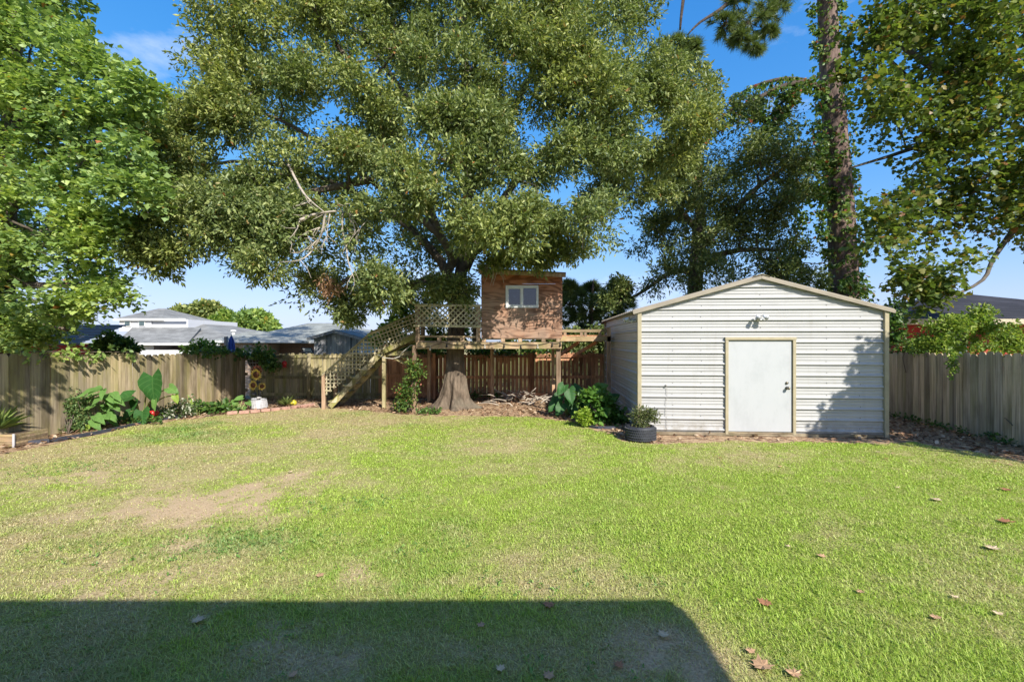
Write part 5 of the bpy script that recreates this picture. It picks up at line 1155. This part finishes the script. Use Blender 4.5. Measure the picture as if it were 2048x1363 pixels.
def flower(c, r, face, mat):
    c = Vector(c); f = Vector(face).normalized(); a = f.cross(Vector((0, 0, 1))).normalized(); b = a.cross(f)
    mb = MB(); mb.tube([c-f*.012, c+f*.004, c+f*.022], [r*.50, r*.50, r*.30], 16); fo = mb.build('flower', M['seed'], sf, True)
    for k in range(18):
        t = 2*math.pi*k/18+U(-.06, .06); e = a*math.cos(t)+b*math.sin(t); s = f.cross(e); ln = r*U(.9, 1.08)
        q = [c+e*r*.42-f*.006*(1+k % 2), c+e*ln*.72+s*r*.12-f*.01, c+e*ln+f*U(-.02, .03), c+e*ln*.72-s*r*.12-f*.01]
        MB().prism(q, -f*.004).build('petal', mat, fo)
flower(at(512,749,12.15), .165, (-.1,-1,-.05), M['petal']); flower(at(506,770,12.1), .135, (-.15,-1,.1), M['petal']); flower(at(524,772,12.15), .105, (.2,-1,.1), M['petal']); flower(at(513,741,12.22), .17, (0,-1,.35), M['petal_r'])
mb = MB()
for x, y in ((512,749),(506,770),(524,772)): mb.tube([tb_+Vector((0, 0, .22)), lerp(tb_+Vector((0, 0, .22)), at(x, y, 12.22), .5)+Vector((U(-.03, .03), 0, 0)), at(x, y, 12.2)], [.016, .014, .012], 7)
mb.build('stem', M['dark_metal'], sf, True)
for px, py, dx_ in ((500,792,-1), (527,790,1), (508,782,-.8), (522,760,.7)): big_leaf('metal_leaf', at(513, py+6, 12.15), (dx_, -.3, .3), (0, -.8, .6), .15, .07, M['tub'] if py > 785 else M['dark_metal'], sf, 0, .2)
# half-round wall basket with a plant, on the back fence
wb = thing('wall_basket', at(512, 735, 14.05), 'half-round wire wall basket on the back fence above the sunflowers', 'basket'); c0 = at(512, 718, 14.10)
mb = MB(); ww = MB()
for rr, dz in ((.24, 0), (.235, -.10), (.19, -.20), (.10, -.28)): ww.tube([c0+Vector((rr*math.cos(t), -rr*.8*math.sin(t), dz)) for t in np.linspace(0, math.pi, 13)], .009, 5)
for t in np.linspace(0, math.pi, 9): ww.tube([c0+Vector((r_*math.cos(t), -r_*.8*math.sin(t), dz)) for r_, dz in ((.24, 0), (.235, -.10), (.19, -.20), (.10, -.28), (.0, -.30))], .007, 5)
ww.build('wire_frame', plain('grey wire', (.30,.30,.27), .5), wb)
vs = [c0+Vector((r_*math.cos(t), -r_*.78*math.sin(t), dz)) for r_, dz in ((.22, -.02), (.215, -.10), (.175, -.19), (.02, -.27)) for t in np.linspace(0, math.pi, 13)]
mb.add(vs, [(i*13+k, i*13+k+1, (i+1)*13+k+1, (i+1)*13+k) for i in range(3) for k in range(12)]); mb.build('liner', plain('dark coir liner', (.06,.04,.028), .95, .3, 20), wb, True)
bush('trailing_plant', 'green plant spilling from the wall basket', 'plant', [(at(x, y, 13.85), r) for x, y, r in ((530,708,.11),(538,724,.10),(516,704,.10),(546,733,.08))], M['ivy_leaf'], (5, 9, 5), (.08, .06), base=c0+Vector((0, -.08, -.03)))
def hang_ball(name, label, q, r, mat, cat, hookz=.12):
    o = thing(name, q, label, cat); MB().ball(q, r, 14, 9, sq=(1, .8, 1.25)).build('body', mat, o, True)
    MB().tube([q+Vector((0, 0, r)), q+Vector((0, .02, r+hookz))], .005, 5).build('hook', M['dark_metal'], o); MB().tube([q+Vector((0, 0, -r*1.2)), q+Vector((0, 0, -r*1.5))], [r*.9, r*1.0], 12).build('tray', mat, o, True)
M['red'] = plain('red glass', (.50,.03,.025), .2, .15); M['yellow'] = plain('yellow ceramic', (.62,.52,.05), .35, .3, 30); M['orange'] = plain('orange enamel', (.50,.13,.04), .5, .15)
hang_ball('hanging_feeder', 'small red feeder hanging on the back fence right of the basket', at(569, 727, 14.02), .075, M['red'], 'feeder')
yo = thing('yellow_ornament', gnd(587, 812), 'round yellow smiling ornament on the ground by the back fence', 'ornament'); MB().ball(gnd(587, 812)+Vector((0, 0, .09)), .09, 14, 9).build('body', M['yellow'], yo, True)
q_ = gnd(587, 812)+Vector((0, 0, .09)); fm = MB()
for x in (-.03, .03): fm.ball(q_+Vector((x, -.083, .025)), .011, 6, 4)
fm.tube([q_+Vector((.045*math.sin(t), -.086, -.015-.03*math.cos(t))) for t in np.linspace(-1.1, 1.1, 7)], .005, 4); fm.build('face', M['dark_metal'], yo)
rb = gnd(306, 842); rd = thing('gazing_bowl', rb, 'red glass bowl on a low stand under the elephant ear', 'ornament')
MB().lathe(rb+Vector((0, 0, .10)), [(.03, 0), (.09, .03), (.118, .09), (.11, .13), (.095, .125), (.08, .05), (.02, .03)], 18).build('bowl', M['red'], rd, True); MB().lathe(rb, [(.07, 0), (.05, .02), (.022, .05), (.03, .10)], 12).build('stand', M['red'], rd, True)
of = thing('garden_stake', gnd(171, 858), 'orange bird on a thin stake above the ginger clump', 'ornament'); q_ = at(172, 760, 9.5)
MB().tube([Vector((q_.x, q_.y, 0)), q_], .006, 5).build('rod', M['dark_metal'], of); MB().ball(q_, .055, 10, 7, sq=(1.3, .5, .45)).prism([q_+Vector((.05, 0, .01)), q_+Vector((.13, 0, .04)), q_+Vector((.12, 0, -.01))], (0, .008, 0)).build('bird_body', M['orange'], of, True)
ds = thing('hanging_dish', at(97, 716, 9.35), 'dark shallow dish hung on the left fence under the maple', 'dish'); q_ = at(97, 712, 9.3)
MB().lathe(q_, [(.02, -.05), (.07, -.045), (.105, -.005), (.112, 0), (.10, .0), (.065, -.03), (.01, -.036)], 18).build('bowl', M['dark_metal'], ds, True); MB().tube([q_+Vector((.1, 0, 0)), q_+Vector((0, 0, .16)), q_+Vector((-.1, 0, 0))], .004, 4).build('hanger', M['dark_metal'], ds)
# wooden planter box, bottom left
pb = gnd(10, 893); pbx = thing('planter_box', pb, 'low brown wooden planter box at the left edge by the fence', 'planter')
a0 = gnd(31, 893); hgt = .20
for k in range(5): MB().box((a0.x-.75, a0.y-.02, .005+k*.042), (a0.x-.02, a0.y, .043+k*.042)).build('board', M['deck'], pbx)
for k in range(5): MB().box((a0.x-.022, a0.y+.002, .005+k*.042), (a0.x-.002, a0.y+.55, .043+k*.042)).build('board', M['deck'], pbx)
MB().box((a0.x-.018, a0.y-.035, 0), (a0.x+.018, a0.y-.0205, .225)).build('corner_post', M['grey_wood'], pbx); MB().box((a0.x-.74, a0.y+.01, .10), (a0.x-.03, a0.y+.54, .17)).build('soil', plain('dry soil', (.12,.08,.05), .95, .3, 20), pbx)
# driftwood pile under the tree house
dp = thing('branch_pile', gnd(1055, 808), 'heap of pale dead branches under the cabin by the brown fence', 'branch pile')
for k in range(34):
    a = gnd(U(985, 1105), U(799, 815)); a.z = U(.02, .16); th_ = U(-.5, .5)+(math.pi if random.random() < .5 else 0); l_ = U(.2, .8); d = Vector((math.cos(th_), math.sin(th_)*.7, U(-.12, .5)))*l_
    q, r = smooth_path([a, a+d*.4+Vector((U(-.06, .06), U(-.06, .06), U(0, .08))), a+d], [U(.012, .03), .014, .005], 3); MB().tube(q, r, 6, wob=.1).build('branch', M['dead_wood'], dp, True)
q, r = smooth_path([gnd(1052, 806)+Vector((0, 0, .15)), at(1062, 785, 12.3), at(1072, 775, 12.3)], [.025, .018, .008], 3); MB().tube(q, r, 6).build('branch', M['dead_wood'], dp, True)
# surface roots / litter
N2 = 26000
X2 = RNG.uniform(-9, 9.4, N2); Y2 = RNG.uniform(6.3, 14.1, N2)
ok = ~inpoly(X2, Y2, LAWN) & (X2 > -9.05+.0*Y2) & (X2 < 9.2)
loc = (X2-S0.x)*SR.x+(Y2-S0.y)*SR.y; dep = (X2-S0.x)*SD.x+(Y2-S0.y)*SD.y
ok &= ~((loc > -.02) & (loc < SW+.02) & (dep > -.02) & (dep < SL))
front = (loc > .3) & (loc < SW+.2) & (dep < .1) & (dep > -1.2); ok &= ~(front & (RNG.random(N2) > .3))
ok &= RNG.random(N2) < np.clip(fbm(X2*1.3, Y2*1.3, 91)*1.7-.25, .08, 1)
X2, Y2 = X2[ok], Y2[ok]; n2 = len(X2); dcr = rdir(n2, RNG); dcr[:, 2] *= .25; dcr = unit(dcr)
A = leaf_arrays(np.stack([X2, Y2, .012+RNG.random(n2)*.03], 1), dcr, np.array([0, 0, 1.0])+rdir(n2, RNG)*.5, .05+.07*RNG.random(n2), .03+.03*RNG.random(n2), SH_OVAL)
lm_ = leafm('fallen litter', [(0, (.09,.05,.032)), (.4, (.23,.135,.08)), (.75, (.40,.26,.165)), (1, (.54,.42,.30))], .1, .8, spec=.15)
tag(link('leaf_litter', mesh_np('leaf_litter', *A), lm_), 'brown leaf litter and mulch in the beds along fences and shed', 'leaf litter', kind='stuff')
# weeds along the foot of the right fence and shed
P = []; 
for k in range(150): t = R_.random(); c0 = fr0*(1-t)+fr1*t; P.append((c0.x-.12+R_.normal()*.06, c0.y, .03))
for k in range(90): c0 = gnd(R_.uniform(930, 1010), R_.uniform(795, 801)); P.append((c0.x, c0.y, .06+R_.random()*.1))
for k in range(70): c0 = gnd(R_.uniform(835, 880), R_.uniform(824, 830)); P.append((c0.x, c0.y, .02))
for k in range(120): c0 = gnd(R_.uniform(230, 320), R_.uniform(840, 850)); P.append((c0.x, c0.y, .04+R_.random()*.05))
tag(link('weeds', mesh_np('weeds', *twig_leaves(np.array(P), unit(R_.normal(size=(len(P), 3))*.5+np.array([0, 0, .6])), 5, .10, .06, .035, SH_OVAL, R_, .1, .5)), M['ivy_leaf']), 'low green weeds at the foot of fences and beds', 'weeds', kind='stuff')
P = []
for px, py, rx, ry, n_ in ((180,930,.9,.22,70),(60,945,.7,.2,40),(430,1100,.5,.15,50),(490,1075,.5,.15,60),(740,1003,.45,.12,50),(1000,1170,.3,.12,30),(690,1020,.3,.1,24),(250,1110,.5,.15,36),(1560,1290,.25,.12,16),(1280,1160,.3,.12,20),(830,1090,.4,.15,24),(1100,1330,.3,.15,24),(300,1290,.5,.2,30)):
    g = gnd(px, py)
    for k in range(n_): P.append((g.x+R_.normal()*rx, g.y+R_.normal()*ry, .006))
tag(link('lawn_weeds', mesh_np('lawn_weeds', *twig_leaves(np.array(P), unit(R_.normal(size=(len(P), 3))*np.array([1, 1, .15])+np.array([0, 0, .15])), 6, .05, .022, .012, SH_OVAL, R_, .0, .8)), leafm('lawn weed leaf', [(0, (.10,.20,.04)), (.6, (.19,.32,.07)), (1, (.30,.42,.12))], .3)), 'darker clover-like weeds spreading through the left lawn', 'weeds', kind='stuff')
# fallen plane leaves on the lawn
M['fallen'] = [plain('fallen leaf '+n_, c_, .7, .2, 25) for n_, c_ in (('tan', (.46,.28,.155)), ('rust', (.34,.155,.075)), ('straw', (.55,.42,.26)))]
def fallen(px, py, s, label, mi, k):
    s *= .8; g = gnd(px, py); g.z = float(gz(np.array([g.x]), np.array([g.y]))[0])+.014
    pts = [(0,0), (.20,.02), (.30,-.10), (.34,.20), (.58,.36), (.34,.46), (.36,.74), (.12,.68), (0,1), (-.12,.68), (-.36,.74), (-.34,.46), (-.58,.36), (-.34,.20), (-.30,-.10), (-.20,.02)]
    a = U(0, 6.28); cu = U(.3, .9); vs = [g+Vector((0, 0, .01))]; fs = []
    cx0 = .42
    for x, y in pts:
        x_ = x; y_ = y-cx0; zz = cu*(x_*x_*.9+max(0, y_)**2*.5)*s + U(0, .05)*s
        vs.append(g + Vector(((x_*math.cos(a)-y_*math.sin(a))*s, (x_*math.sin(a)+y_*math.cos(a))*s, zz+.004)))
    n_ = len(pts); fs = [(0, 1+i, 1+(i+1) % n_) for i in range(n_)]
    mb = MB(); mb.add(vs, fs); mb.tube([vs[1], vs[1]+(vs[1]-g)*.6+Vector((0, 0, .01))], [.002*s/.1, .0015*s/.1], 4)
    tag(mb.build('fallen_leaf', M['fallen'][mi]), label, 'leaf', 'fallen leaves on the lawn')
for px, py, s, mi, lb in ((397,1244,.10,2,'pale star-shaped fallen leaf in the roof shadow at lower left'), (1098,1216,.10,1,'brown fallen leaf just inside the roof shadow edge, middle of lawn'), (962,1256,.065,0,'small tan fallen leaf in the roof shadow, middle of lawn'),
        (1328,1278,.085,2,'pale fallen leaf near the right corner of the roof shadow'), (1526,1342,.135,0,'large curled tan leaf at the bottom edge right of the shadow'), (1588,1358,.10,0,'tan leaf at the bottom edge, right of the large curled leaf'),
        (1530,1212,.11,1,'reddish brown fallen leaf alone on the sunny lawn below the shed door'), (1873,1003,.12,2,'straw-coloured fallen leaf on the right lawn'), (2014,1048,.15,1,'rusty curled leaf near the right edge of the lawn'),
        (1984,1102,.13,2,'pale fallen leaf below the rusty one near the right edge'), (2010,981,.13,1,'brown fallen leaf above the rusty one near the right edge'), (1096,1360,.08,0,'tan leaf at the bottom edge, middle of the shadow'), (585,1352,.06,0,'small tan leaf at the bottom edge, left half')):
    fallen(px, py, s, lb, mi, 0)
for px, py, lb in ((1756,908,'small dry leaf on the grass just below the right shed corner post'),(1772,921,'small dry leaf a step in front of the right shed corner'),(1786,911,'small dry leaf right of the shed corner, at the lawn edge'),
        (1560,935,'small leaf on the lawn straight below the shed door'),(1576,1096,'small leaf alone mid-lawn below the shed door, above the reddish brown one'),(1642,1116,'small leaf mid-lawn, right neighbour of the one below the door'),
        (1795,978,'small leaf on the lawn left of the straw-coloured one'),(1995,1232,'small leaf near the right picture edge, low on the lawn'),(1440,918,'small leaf below the shed wall left of the door'),
        (580,947,'small leaf beside the bare soil patch on the left lawn'),(1480,895,'small leaf at the dirt strip left of the shed door'),(640,1150,'small leaf on the sunny lawn left of centre, above the roof shadow'),
        (1720,1190,'small leaf on the right lawn, level with the roof shadow edge'),(1870,1240,'small leaf low on the right lawn, second from the right edge'),(1910,1200,'small leaf on the lower right lawn between two others'),
        (1500,1310,'small leaf just above the large curled leaf at the bottom'),(1990,925,'small leaf at the lawn edge under the right fence'),(2020,932,'small leaf under the right fence nearest the picture edge'),
        (1000,1345,'small leaf in the roof shadow at the bottom, centre'),(1238,1340,'small leaf in the roof shadow at the bottom, right of centre')):
    fallen(px, py, U(.05, .085), lb, random.randrange(3), 0)
# ------------------------------------------------------------------ neighbouring buildings
def shingle(name, c):
    m, nt, p = _mat(name); v = nt.nodes.new('ShaderNodeTexCoord').outputs['Object']
    b = _n(nt, 'ShaderNodeTexBrick', Scale=1.0); b.inputs['Brick Width'].default_value = .45; b.inputs['Row Height'].default_value = .09; b.inputs['Mortar Size'].default_value = .006
    b.inputs['Color1'].default_value = (*[x*.85 for x in c], 1); b.inputs['Color2'].default_value = (*[x*1.15 for x in c], 1); b.inputs['Mortar'].default_value = (*[x*.5 for x in c], 1)
    mpn = nt.nodes.new('ShaderNodeMapping'); mpn.inputs['Rotation'].default_value = (math.radians(90), 0, 0); nt.links.new(v, mpn.inputs['Vector']); nt.links.new(mpn.outputs[0], b.inputs['Vector'])
    cc = mixc(nt, 1.0, b.outputs['Color'], ramp(nt, noise(nt, v, 1.2, 5, .65), [(.3, (.72,.72,.72)), (.7, (1.15,1.15,1.15))]), 'MULTIPLY')
    nt.links.new(cc, p.inputs['Base Color']); p.inputs['Roughness'].default_value = .95; p.inputs['Specular IOR Level'].default_value = .15; return m
def brickm(name, c1, c2, mort):
    m, nt, p = _mat(name); v = nt.nodes.new('ShaderNodeTexCoord').outputs['Object']
    b = _n(nt, 'ShaderNodeTexBrick', Scale=1.0); b.inputs['Brick Width'].default_value = .24; b.inputs['Row Height'].default_value = .08; b.inputs['Mortar Size'].default_value = .011
    b.inputs['Color1'].default_value = (*c1, 1); b.inputs['Color2'].default_value = (*c2, 1); b.inputs['Mortar'].default_value = (*mort, 1)
    mpn = nt.nodes.new('ShaderNodeMapping'); mpn.inputs['Rotation'].default_value = (math.radians(90), 0, 0); nt.links.new(v, mpn.inputs['Vector']); nt.links.new(mpn.outputs[0], b.inputs['Vector'])
    nt.links.new(b.outputs['Color'], p.inputs['Base Color']); p.inputs['Roughness'].default_value = .9; return m
def sidingm(name, c):
    m, nt, p = _mat(name); v = nt.nodes.new('ShaderNodeTexCoord').outputs['Object']
    w = _n(nt, 'ShaderNodeTexWave', Scale=.9); w.bands_direction = 'Z'; w.wave_profile = 'SAW'; nt.links.new(v, w.inputs['Vector'])
    nt.links.new(ramp(nt, w.outputs['Fac'], [(0, tuple(x*.8 for x in c)), (.12, c), (1, c)]), p.inputs['Base Color']); p.inputs['Roughness'].default_value = .6; return m
M['shingle_grey'] = shingle('grey shingles', (.22,.22,.21)); M['shingle_sage'] = shingle('sage grey shingles', (.27,.28,.255)); M['shingle_dark'] = shingle('dark shingles', (.04,.04,.048))
M['brick_wall'] = brickm('tan and brown brick', (.50,.33,.21), (.36,.19,.12), (.50,.45,.38)); M['siding'] = sidingm('white lap siding', (.55,.55,.57)); M['red_wall'] = plain('red wall paint', (.36,.035,.03), .7, .15)
M['glass_far'] = plain('far window glass', (.10,.14,.15), .1, .2, 2)
def hip(mb, x0, x1, y0, y1, ze, zr, rx0, rx1, ry=None, th_=.12):
    """hipped roof: eave rectangle, ridge from rx0 to rx1"""
    ry = ry if ry is not None else (y0+y1)/2
    e = [(x0,y0,ze),(x1,y0,ze),(x1,y1,ze),(x0,y1,ze)]; r = [(rx0,ry,zr),(rx1,ry,zr)]; lo = [(a,b,c-th_) for a, b, c in e]
    mb.add(e+r+lo, [(0,1,5,4),(1,2,5),(2,3,4,5),(3,0,4),(0,6,7,1),(1,7,8,2),(2,8,9,3),(3,9,6,0),(6,9,8,7)])
def bxp(name, a, b, mat, parent): return MB().box(a, b).build(name, mat, parent)
def wx(px, Y): return (px-CX)/F*Y
def wz(py, Y): return H-(py-CY)/F*Y
GB = -1.2
# two-storey house
YA = 32.0; ha = thing('house', Vector((wx(330, YA), YA+4, GB)), 'white two-storey house with grey hipped roofs beyond the left fence', 'house', 'houses beyond the fences')
mb = MB(); hip(mb, wx(228, YA), wx(384, YA+3), YA, YA+6.5, wz(637, YA), wz(616, YA+3), wx(312, YA+3), wx(326, YA+3)); ro = mb.build('roof', M['shingle_grey'], ha)
bxp('wall', (wx(236, YA), YA+.12, wz(662, YA)), (wx(300, YA), YA+6, wz(638, YA)), M['siding'], ha)
bxp('wall', (wx(300, YA)+.01, YA+.22, wz(662, YA)), (wx(372, YA), YA+6, wz(638, YA)), M['siding'], ha)
bxp('fascia', (wx(228, YA)-.02, YA-.06, wz(641, YA)), (wx(372, YA), YA-.005, wz(636.5, YA)), M['white_trim'], ha)
for a, b in ((247, 260), (276, 289)):
    w_ = bxp('window', (wx(a, YA), YA+.06, wz(652, YA)), (wx(b, YA), YA+.115, wz(638.6, YA)), M['white_trim'], ha); bxp('pane', (wx(a+1.6, YA), YA+.03, wz(650.5, YA)), (wx(b-1.6, YA), YA+.055, wz(640, YA)), M['glass_far'], w_)
MB().prism([(wx(262, YA-2), YA-3.2, wz(687, YA-3.2)), (wx(400, YA-2), YA-3.2, wz(687, YA-3.2)), (wx(400, YA), YA+.11, wz(655, YA+.5)), (wx(262, YA), YA+.11, wz(655, YA+.5))], (0, 0, -.12)).build('porch_roof', M['shingle_grey'], ha)
mb = MB(); hip(mb, wx(344, YA-2), wx(505, YA-2), YA-3.0, YA+10, wz(688, YA-3.2), wz(637, YA+4), wx(376, YA+4), wx(392, YA+4)); ro2 = mb.build('roof', M['shingle_grey'], ha)
bxp('fascia', (wx(262, YA-2)-.02, YA-3.28, wz(690, YA-3.2)), (wx(505, YA-2), YA-3.21, wz(685.5, YA-3.2)), M['white_trim'], ha)
bxp('wall', (wx(262, YA-2), YA-2.6, GB), (wx(322, YA-2), YA+8.6, wz(689, YA-2.6)), M['siding'], ha)
bxp('wall', (wx(322, YA-2)+.01, YA-1.0, GB), (wx(500, YA-2), YA+8.6, wz(689, YA-2.6)), plain('shaded porch wall', (.20,.16,.13), .9), ha)  # shade under the porch is put into this dark wall colour
bxp('porch_rail', (wx(266, YA-4), YA-4.0, GB), (wx(470, YA-4), YA-3.9, wz(699.5, YA-4)), M['white_trim'], ha)
# brick house
YB = 24.0; hb = thing('house', Vector((wx(520, YB), YB+4, GB)), 'low brick house with sage grey hipped roof behind the back fence', 'house', 'houses beyond the fences')
mb = MB(); hip(mb, wx(416, YB), wx(603, YB), YB, YB+5, wz(681.5, YB), wz(662, YB+2.5), wx(497, YB+2.5), wx(527, YB+2.5)); mb.build('roof', M['shingle_sage'], hb)
mb = MB(); hip(mb, wx(470, YB+2), wx(775, YB+2), YB+.9, YB+12, wz(682.5, YB+.9), wz(645, YB+6), wx(612, YB+6), wx(672, YB+6)); mb.build('roof', M['shingle_sage'], hb)
bxp('fascia', (wx(416, YB), YB-.05, wz(685, YB)), (wx(603, YB), YB-.004, wz(680, YB)), M['white_trim'], hb)
bxp('fascia', (wx(604, YB), YB+.85, wz(686, YB+.9)), (wx(770, YB), YB+.895, wz(682, YB+.9)), M['white_trim'], hb)
bxp('wall', (wx(430, YB), YB+.4, GB), (wx(528, YB), YB+5, wz(684.5, YB)), M['brick_wall'], hb)
bxp('wall', (wx(528, YB)+.01, YB+1.6, GB), (wx(760, YB), YB+11, wz(685, YB+.9)), brickm('dark red brick', (.34,.15,.08), (.22,.10,.06), (.30,.24,.19)), hb)
w_ = bxp('window', (wx(479, YB), YB+.35, wz(708, YB)), (wx(495, YB), YB+.395, wz(690, YB)), M['white_trim'], hb); bxp('pane', (wx(480.5, YB), YB+.32, wz(703, YB)), (wx(493.5, YB), YB+.345, wz(692, YB)), M['glass_far'], w_)
vq = at(467, 672, 25.6); MB().tube([vq, vq+Vector((0, 0, .28))], .09, 10).tube([vq+Vector((0, 0, .26)), vq+Vector((0, 0, .36))], .15, 10).build('roof_vent', M['white_trim'], hb)
# grey timber shed
YS = 18.5; hs_ = thing('timber_shed', Vector((wx(672, YS), YS+1.5, GB)), 'silver grey timber shed with gable behind the back fence', 'shed')
pe, pk, pr_ = (wx(628, YS), wz(676, YS)), (wx(672, YS), wz(664, YS)), (wx(716, YS), wz(676, YS))
nb = 22
for k in range(nb):
    a = lerp(pe[0], pr_[0], k/nb)+.004; b = lerp(pe[0], pr_[0], (k+1)/nb)-.004
    ht = lambda x: pk[1]-(pk[1]-pe[1])*abs(x-pk[0])/(pk[0]-pe[0])
    MB().prism([(a, YS, GB), (b, YS, GB), (b, YS, ht(b)), (a, YS, ht(a))], (0, .02, 0)).build('board', M['grey_wood'], hs_)
MB().prism([(pe[0], YS+.021, GB), (pr_[0], YS+.021, GB), (pr_[0], YS+.021, pe[1]), (pk[0], YS+.021, pk[1]), (pe[0], YS+.021, pe[1])], (0, 2.6, 0)).build('wall', M['grey_wood'], hs_)
for s in (-1, 1):
    e_ = Vector((pk[0]+s*(pk[0]-pe[0]+.22), YS-.15, pe[1]-.05)); t_ = Vector((pk[0], YS-.15, pk[1]+.03))
    MB().prism([e_, t_, t_+Vector((0, 0, .07)), e_+Vector((0, 0, .07))], (0, 3.0, 0)).build('roof_slope', M['shingle_grey'], hs_)
    MB().beam(e_+Vector((0, -.02, .0)), t_+Vector((0, -.02, .0)), .03, .10).build('barge_board', M['grey_wood'], hs_)
# dark-roofed red outbuilding on the left
YL = 14.2; lb_ = thing('outbuilding', Vector((wx(130, YL), YL+1, 0)), 'red outbuilding with dark ribbed metal roof under the maple', 'outbuilding')
mb = MB(); rows = 12
for k in range(rows):
    a = k/rows; b = (k+1)/rows; f_ = lambda t: (YL+t*1.8, lerp(wz(687, YL), wz(649, YL+1.8), t))
    (y0_, z0_), (y1_, z1_) = f_(a), f_(b); mb.add([(wx(-60, YL), y0_, z0_+.03), (-13.45, y0_, z0_+.03), (-13.45, y1_, z1_), (wx(-60, YL), y1_, z1_), (wx(-60, YL), y0_, z0_), (-13.45, y0_, z0_)], [(0,1,2,3),(4,5,1,0)])
mb.build('roof', plain('dark roof metal', (.06,.065,.08), .4, .25, 4), lb_)
bxp('wall', (wx(-60, YL), YL+.35, -.1), (-13.6, YL+1.7, wz(688, YL)), M['red_wall'], lb_); bxp('fascia', (wx(-60, YL), YL-.03, wz(690, YL)), (-13.45, YL-.004, wz(686, YL)), M['dark_metal'], lb_)
# house on the right
YR = 12.6; hr = thing('house', Vector((wx(2000, YR), YR+4, 0)), 'red house with dark shingle roof and cream fascia beyond the right fence', 'house', 'houses beyond the fences')
x0, x1 = wx(1800, YR), wx(2048, YR)+5.5
mb = MB(); hip(mb, x0, x1, YR, YR+8, wz(638, YR), wz(588, YR+4), x0+5.2, x1-3, None, .05); mb.build('roof', M['shingle_dark'], hr)
bxp('fascia', (x0-.01, YR-.03, wz(648, YR)), (x1, YR-.004, wz(637.5, YR)), M['fascia'], hr); bxp('soffit', (x0, YR, wz(648, YR)), (x1, YR+.7, wz(647, YR)), M['fascia'], hr)
bxp('wall', (x0+.55, YR+.7, 0), (x1-.3, YR+7.5, wz(648.5, YR)), M['red_wall'], hr)
w_ = bxp('window', (wx(1895, YR+.7), YR+.64, wz(712, YR)), (wx(1930, YR+.7), YR+.695, wz(665, YR)), M['white_trim'], hr); bxp('pane', (wx(1898, YR+.7), YR+.61, wz(709, YR)), (wx(1927, YR+.7), YR+.635, wz(668, YR)), M['glass_far'], w_)
# pole, parasol, backboard
up = thing('utility_pole', Vector((wx(388, 60), 60, GB)), 'grey utility pole behind the two-storey house roof', 'pole'); MB().tube([Vector((wx(388, 60), 60, GB)), Vector((wx(388, 60), 60, wz(617, 60)))], [.2, .15], 8).build('pole', M['grey_wood'], up, True); MB().box((wx(388, 60)-.5, 59.8, wz(621, 60)), (wx(388, 60)+.5, 59.87, wz(619.8, 60))).build('cross_arm', M['grey_wood'], up)
pa = thing('parasol', Vector((wx(463, 16.5), 16.5, GB)), 'closed blue parasol standing behind the fence by the brick house', 'parasol')
q = Vector((wx(463, 16.5), 16.5, 0)); vs = []; ns = 16
for z, r in ((wz(706, 16.5)-.2, .13), (wz(700, 16.5), .125), (wz(690, 16.5), .115), (wz(680, 16.5), .085), (wz(672, 16.5), .03)):
    for k in range(ns): t = 2*math.pi*k/ns; rr = r*(1 if k % 2 else .62); vs.append((q.x+rr*math.cos(t), q.y+rr*math.sin(t), z))
mb = MB(); mb.add(vs, [(i*ns+k, i*ns+(k+1) % ns, (i+1)*ns+(k+1) % ns, (i+1)*ns+k) for i in range(4) for k in range(ns)]); mb.build('canopy', plain('blue cloth', (.06,.12,.50), .8, .2, 8), pa); MB().tube([q+Vector((0, 0, GB)), q+Vector((0, 0, wz(669, 16.5)))], .02, 8).build('pole', M['white_trim'], pa)
po = MB().beam((wx(452.5, 16.2), 16.2, GB), (wx(452.5, 16.2), 16.2, wz(673, 16.2)), .09, .09, (0, 1, 0)).build('timber_post', M['grey_wood']); tag(po, 'square grey post beside the blue parasol', 'post')
bk = thing('basketball_backboard', Vector((wx(614, 16), 16, -.4)), 'white backboard with black frame just above the back fence', 'backboard')
fr = [at(603, 695, 16), at(622, 695, 16.0), at(628, 707, 16.0), at(609, 707, 16.0)]
for a, b in zip(fr, fr[1:]+fr[:1]): MB().beam(a, b, .03, .03, (0, 1, 0)).build('frame', M['dark_metal'], bk)
MB().prism(fr, (0, .02, 0)).build('board', M['white_trim'], bk); MB().tube([at(616, 703, 16)+Vector((.14*math.cos(t), -.16+.14*math.sin(t), 0)) for t in np.linspace(0, 2*math.pi, 13)], .012, 5).build('hoop', M['dark_metal'], bk); MB().tube([Vector((wx(616, 16), 16.12, -.4)), Vector((wx(616, 16), 16.1, wz(700, 16)))], .05, 8).build('pole', M['dark_metal'], bk)
bush('hedge_bush', 'bright clipped bush in front of the white house porch', 'bush', [(at(x, y, 17), r) for x, y, r in ((385,699,.25),(400,697,.28),(415,700,.25),(430,702,.2))], M['bright_leaf'], (6, 14, 5), (.09, .06), base=(wx(405, 17), 17, -.7))
# our own house stands just behind the viewer; its eave shades the near lawn
hm = thing('house', Vector((-5.5, -5, 0)), 'house behind the viewer, made white to bounce light, its eave shadow lying on the near lawn', 'house', 'houses round the yard')
EY, EZ, EX = .02, 2.62, 2.70
mb = MB(); hip(mb, -16, EX, -11, EY, EZ, 4.6, -11, -2.2, -5.4, .14); mb.build('roof', M['shingle_grey'], hm)
bxp('wall', (-15.4, -10.4, 0), (EX-.6, -.62, EZ-.16), plain('white bounce paint', (.78,.77,.74), .7, .04), hm)  # unseen wall, white picked to bounce light into the eave shadow
MB().beam((-16, EY+.04, EZ-.06), (EX, EY+.04, EZ-.06), .07, .12).build('gutter', M['white_trim'], hm)
bxp('soffit', (-15.9, -.61, EZ-.19), (EX-.1, EY-.02, EZ-.15), M['white_trim'], hm)
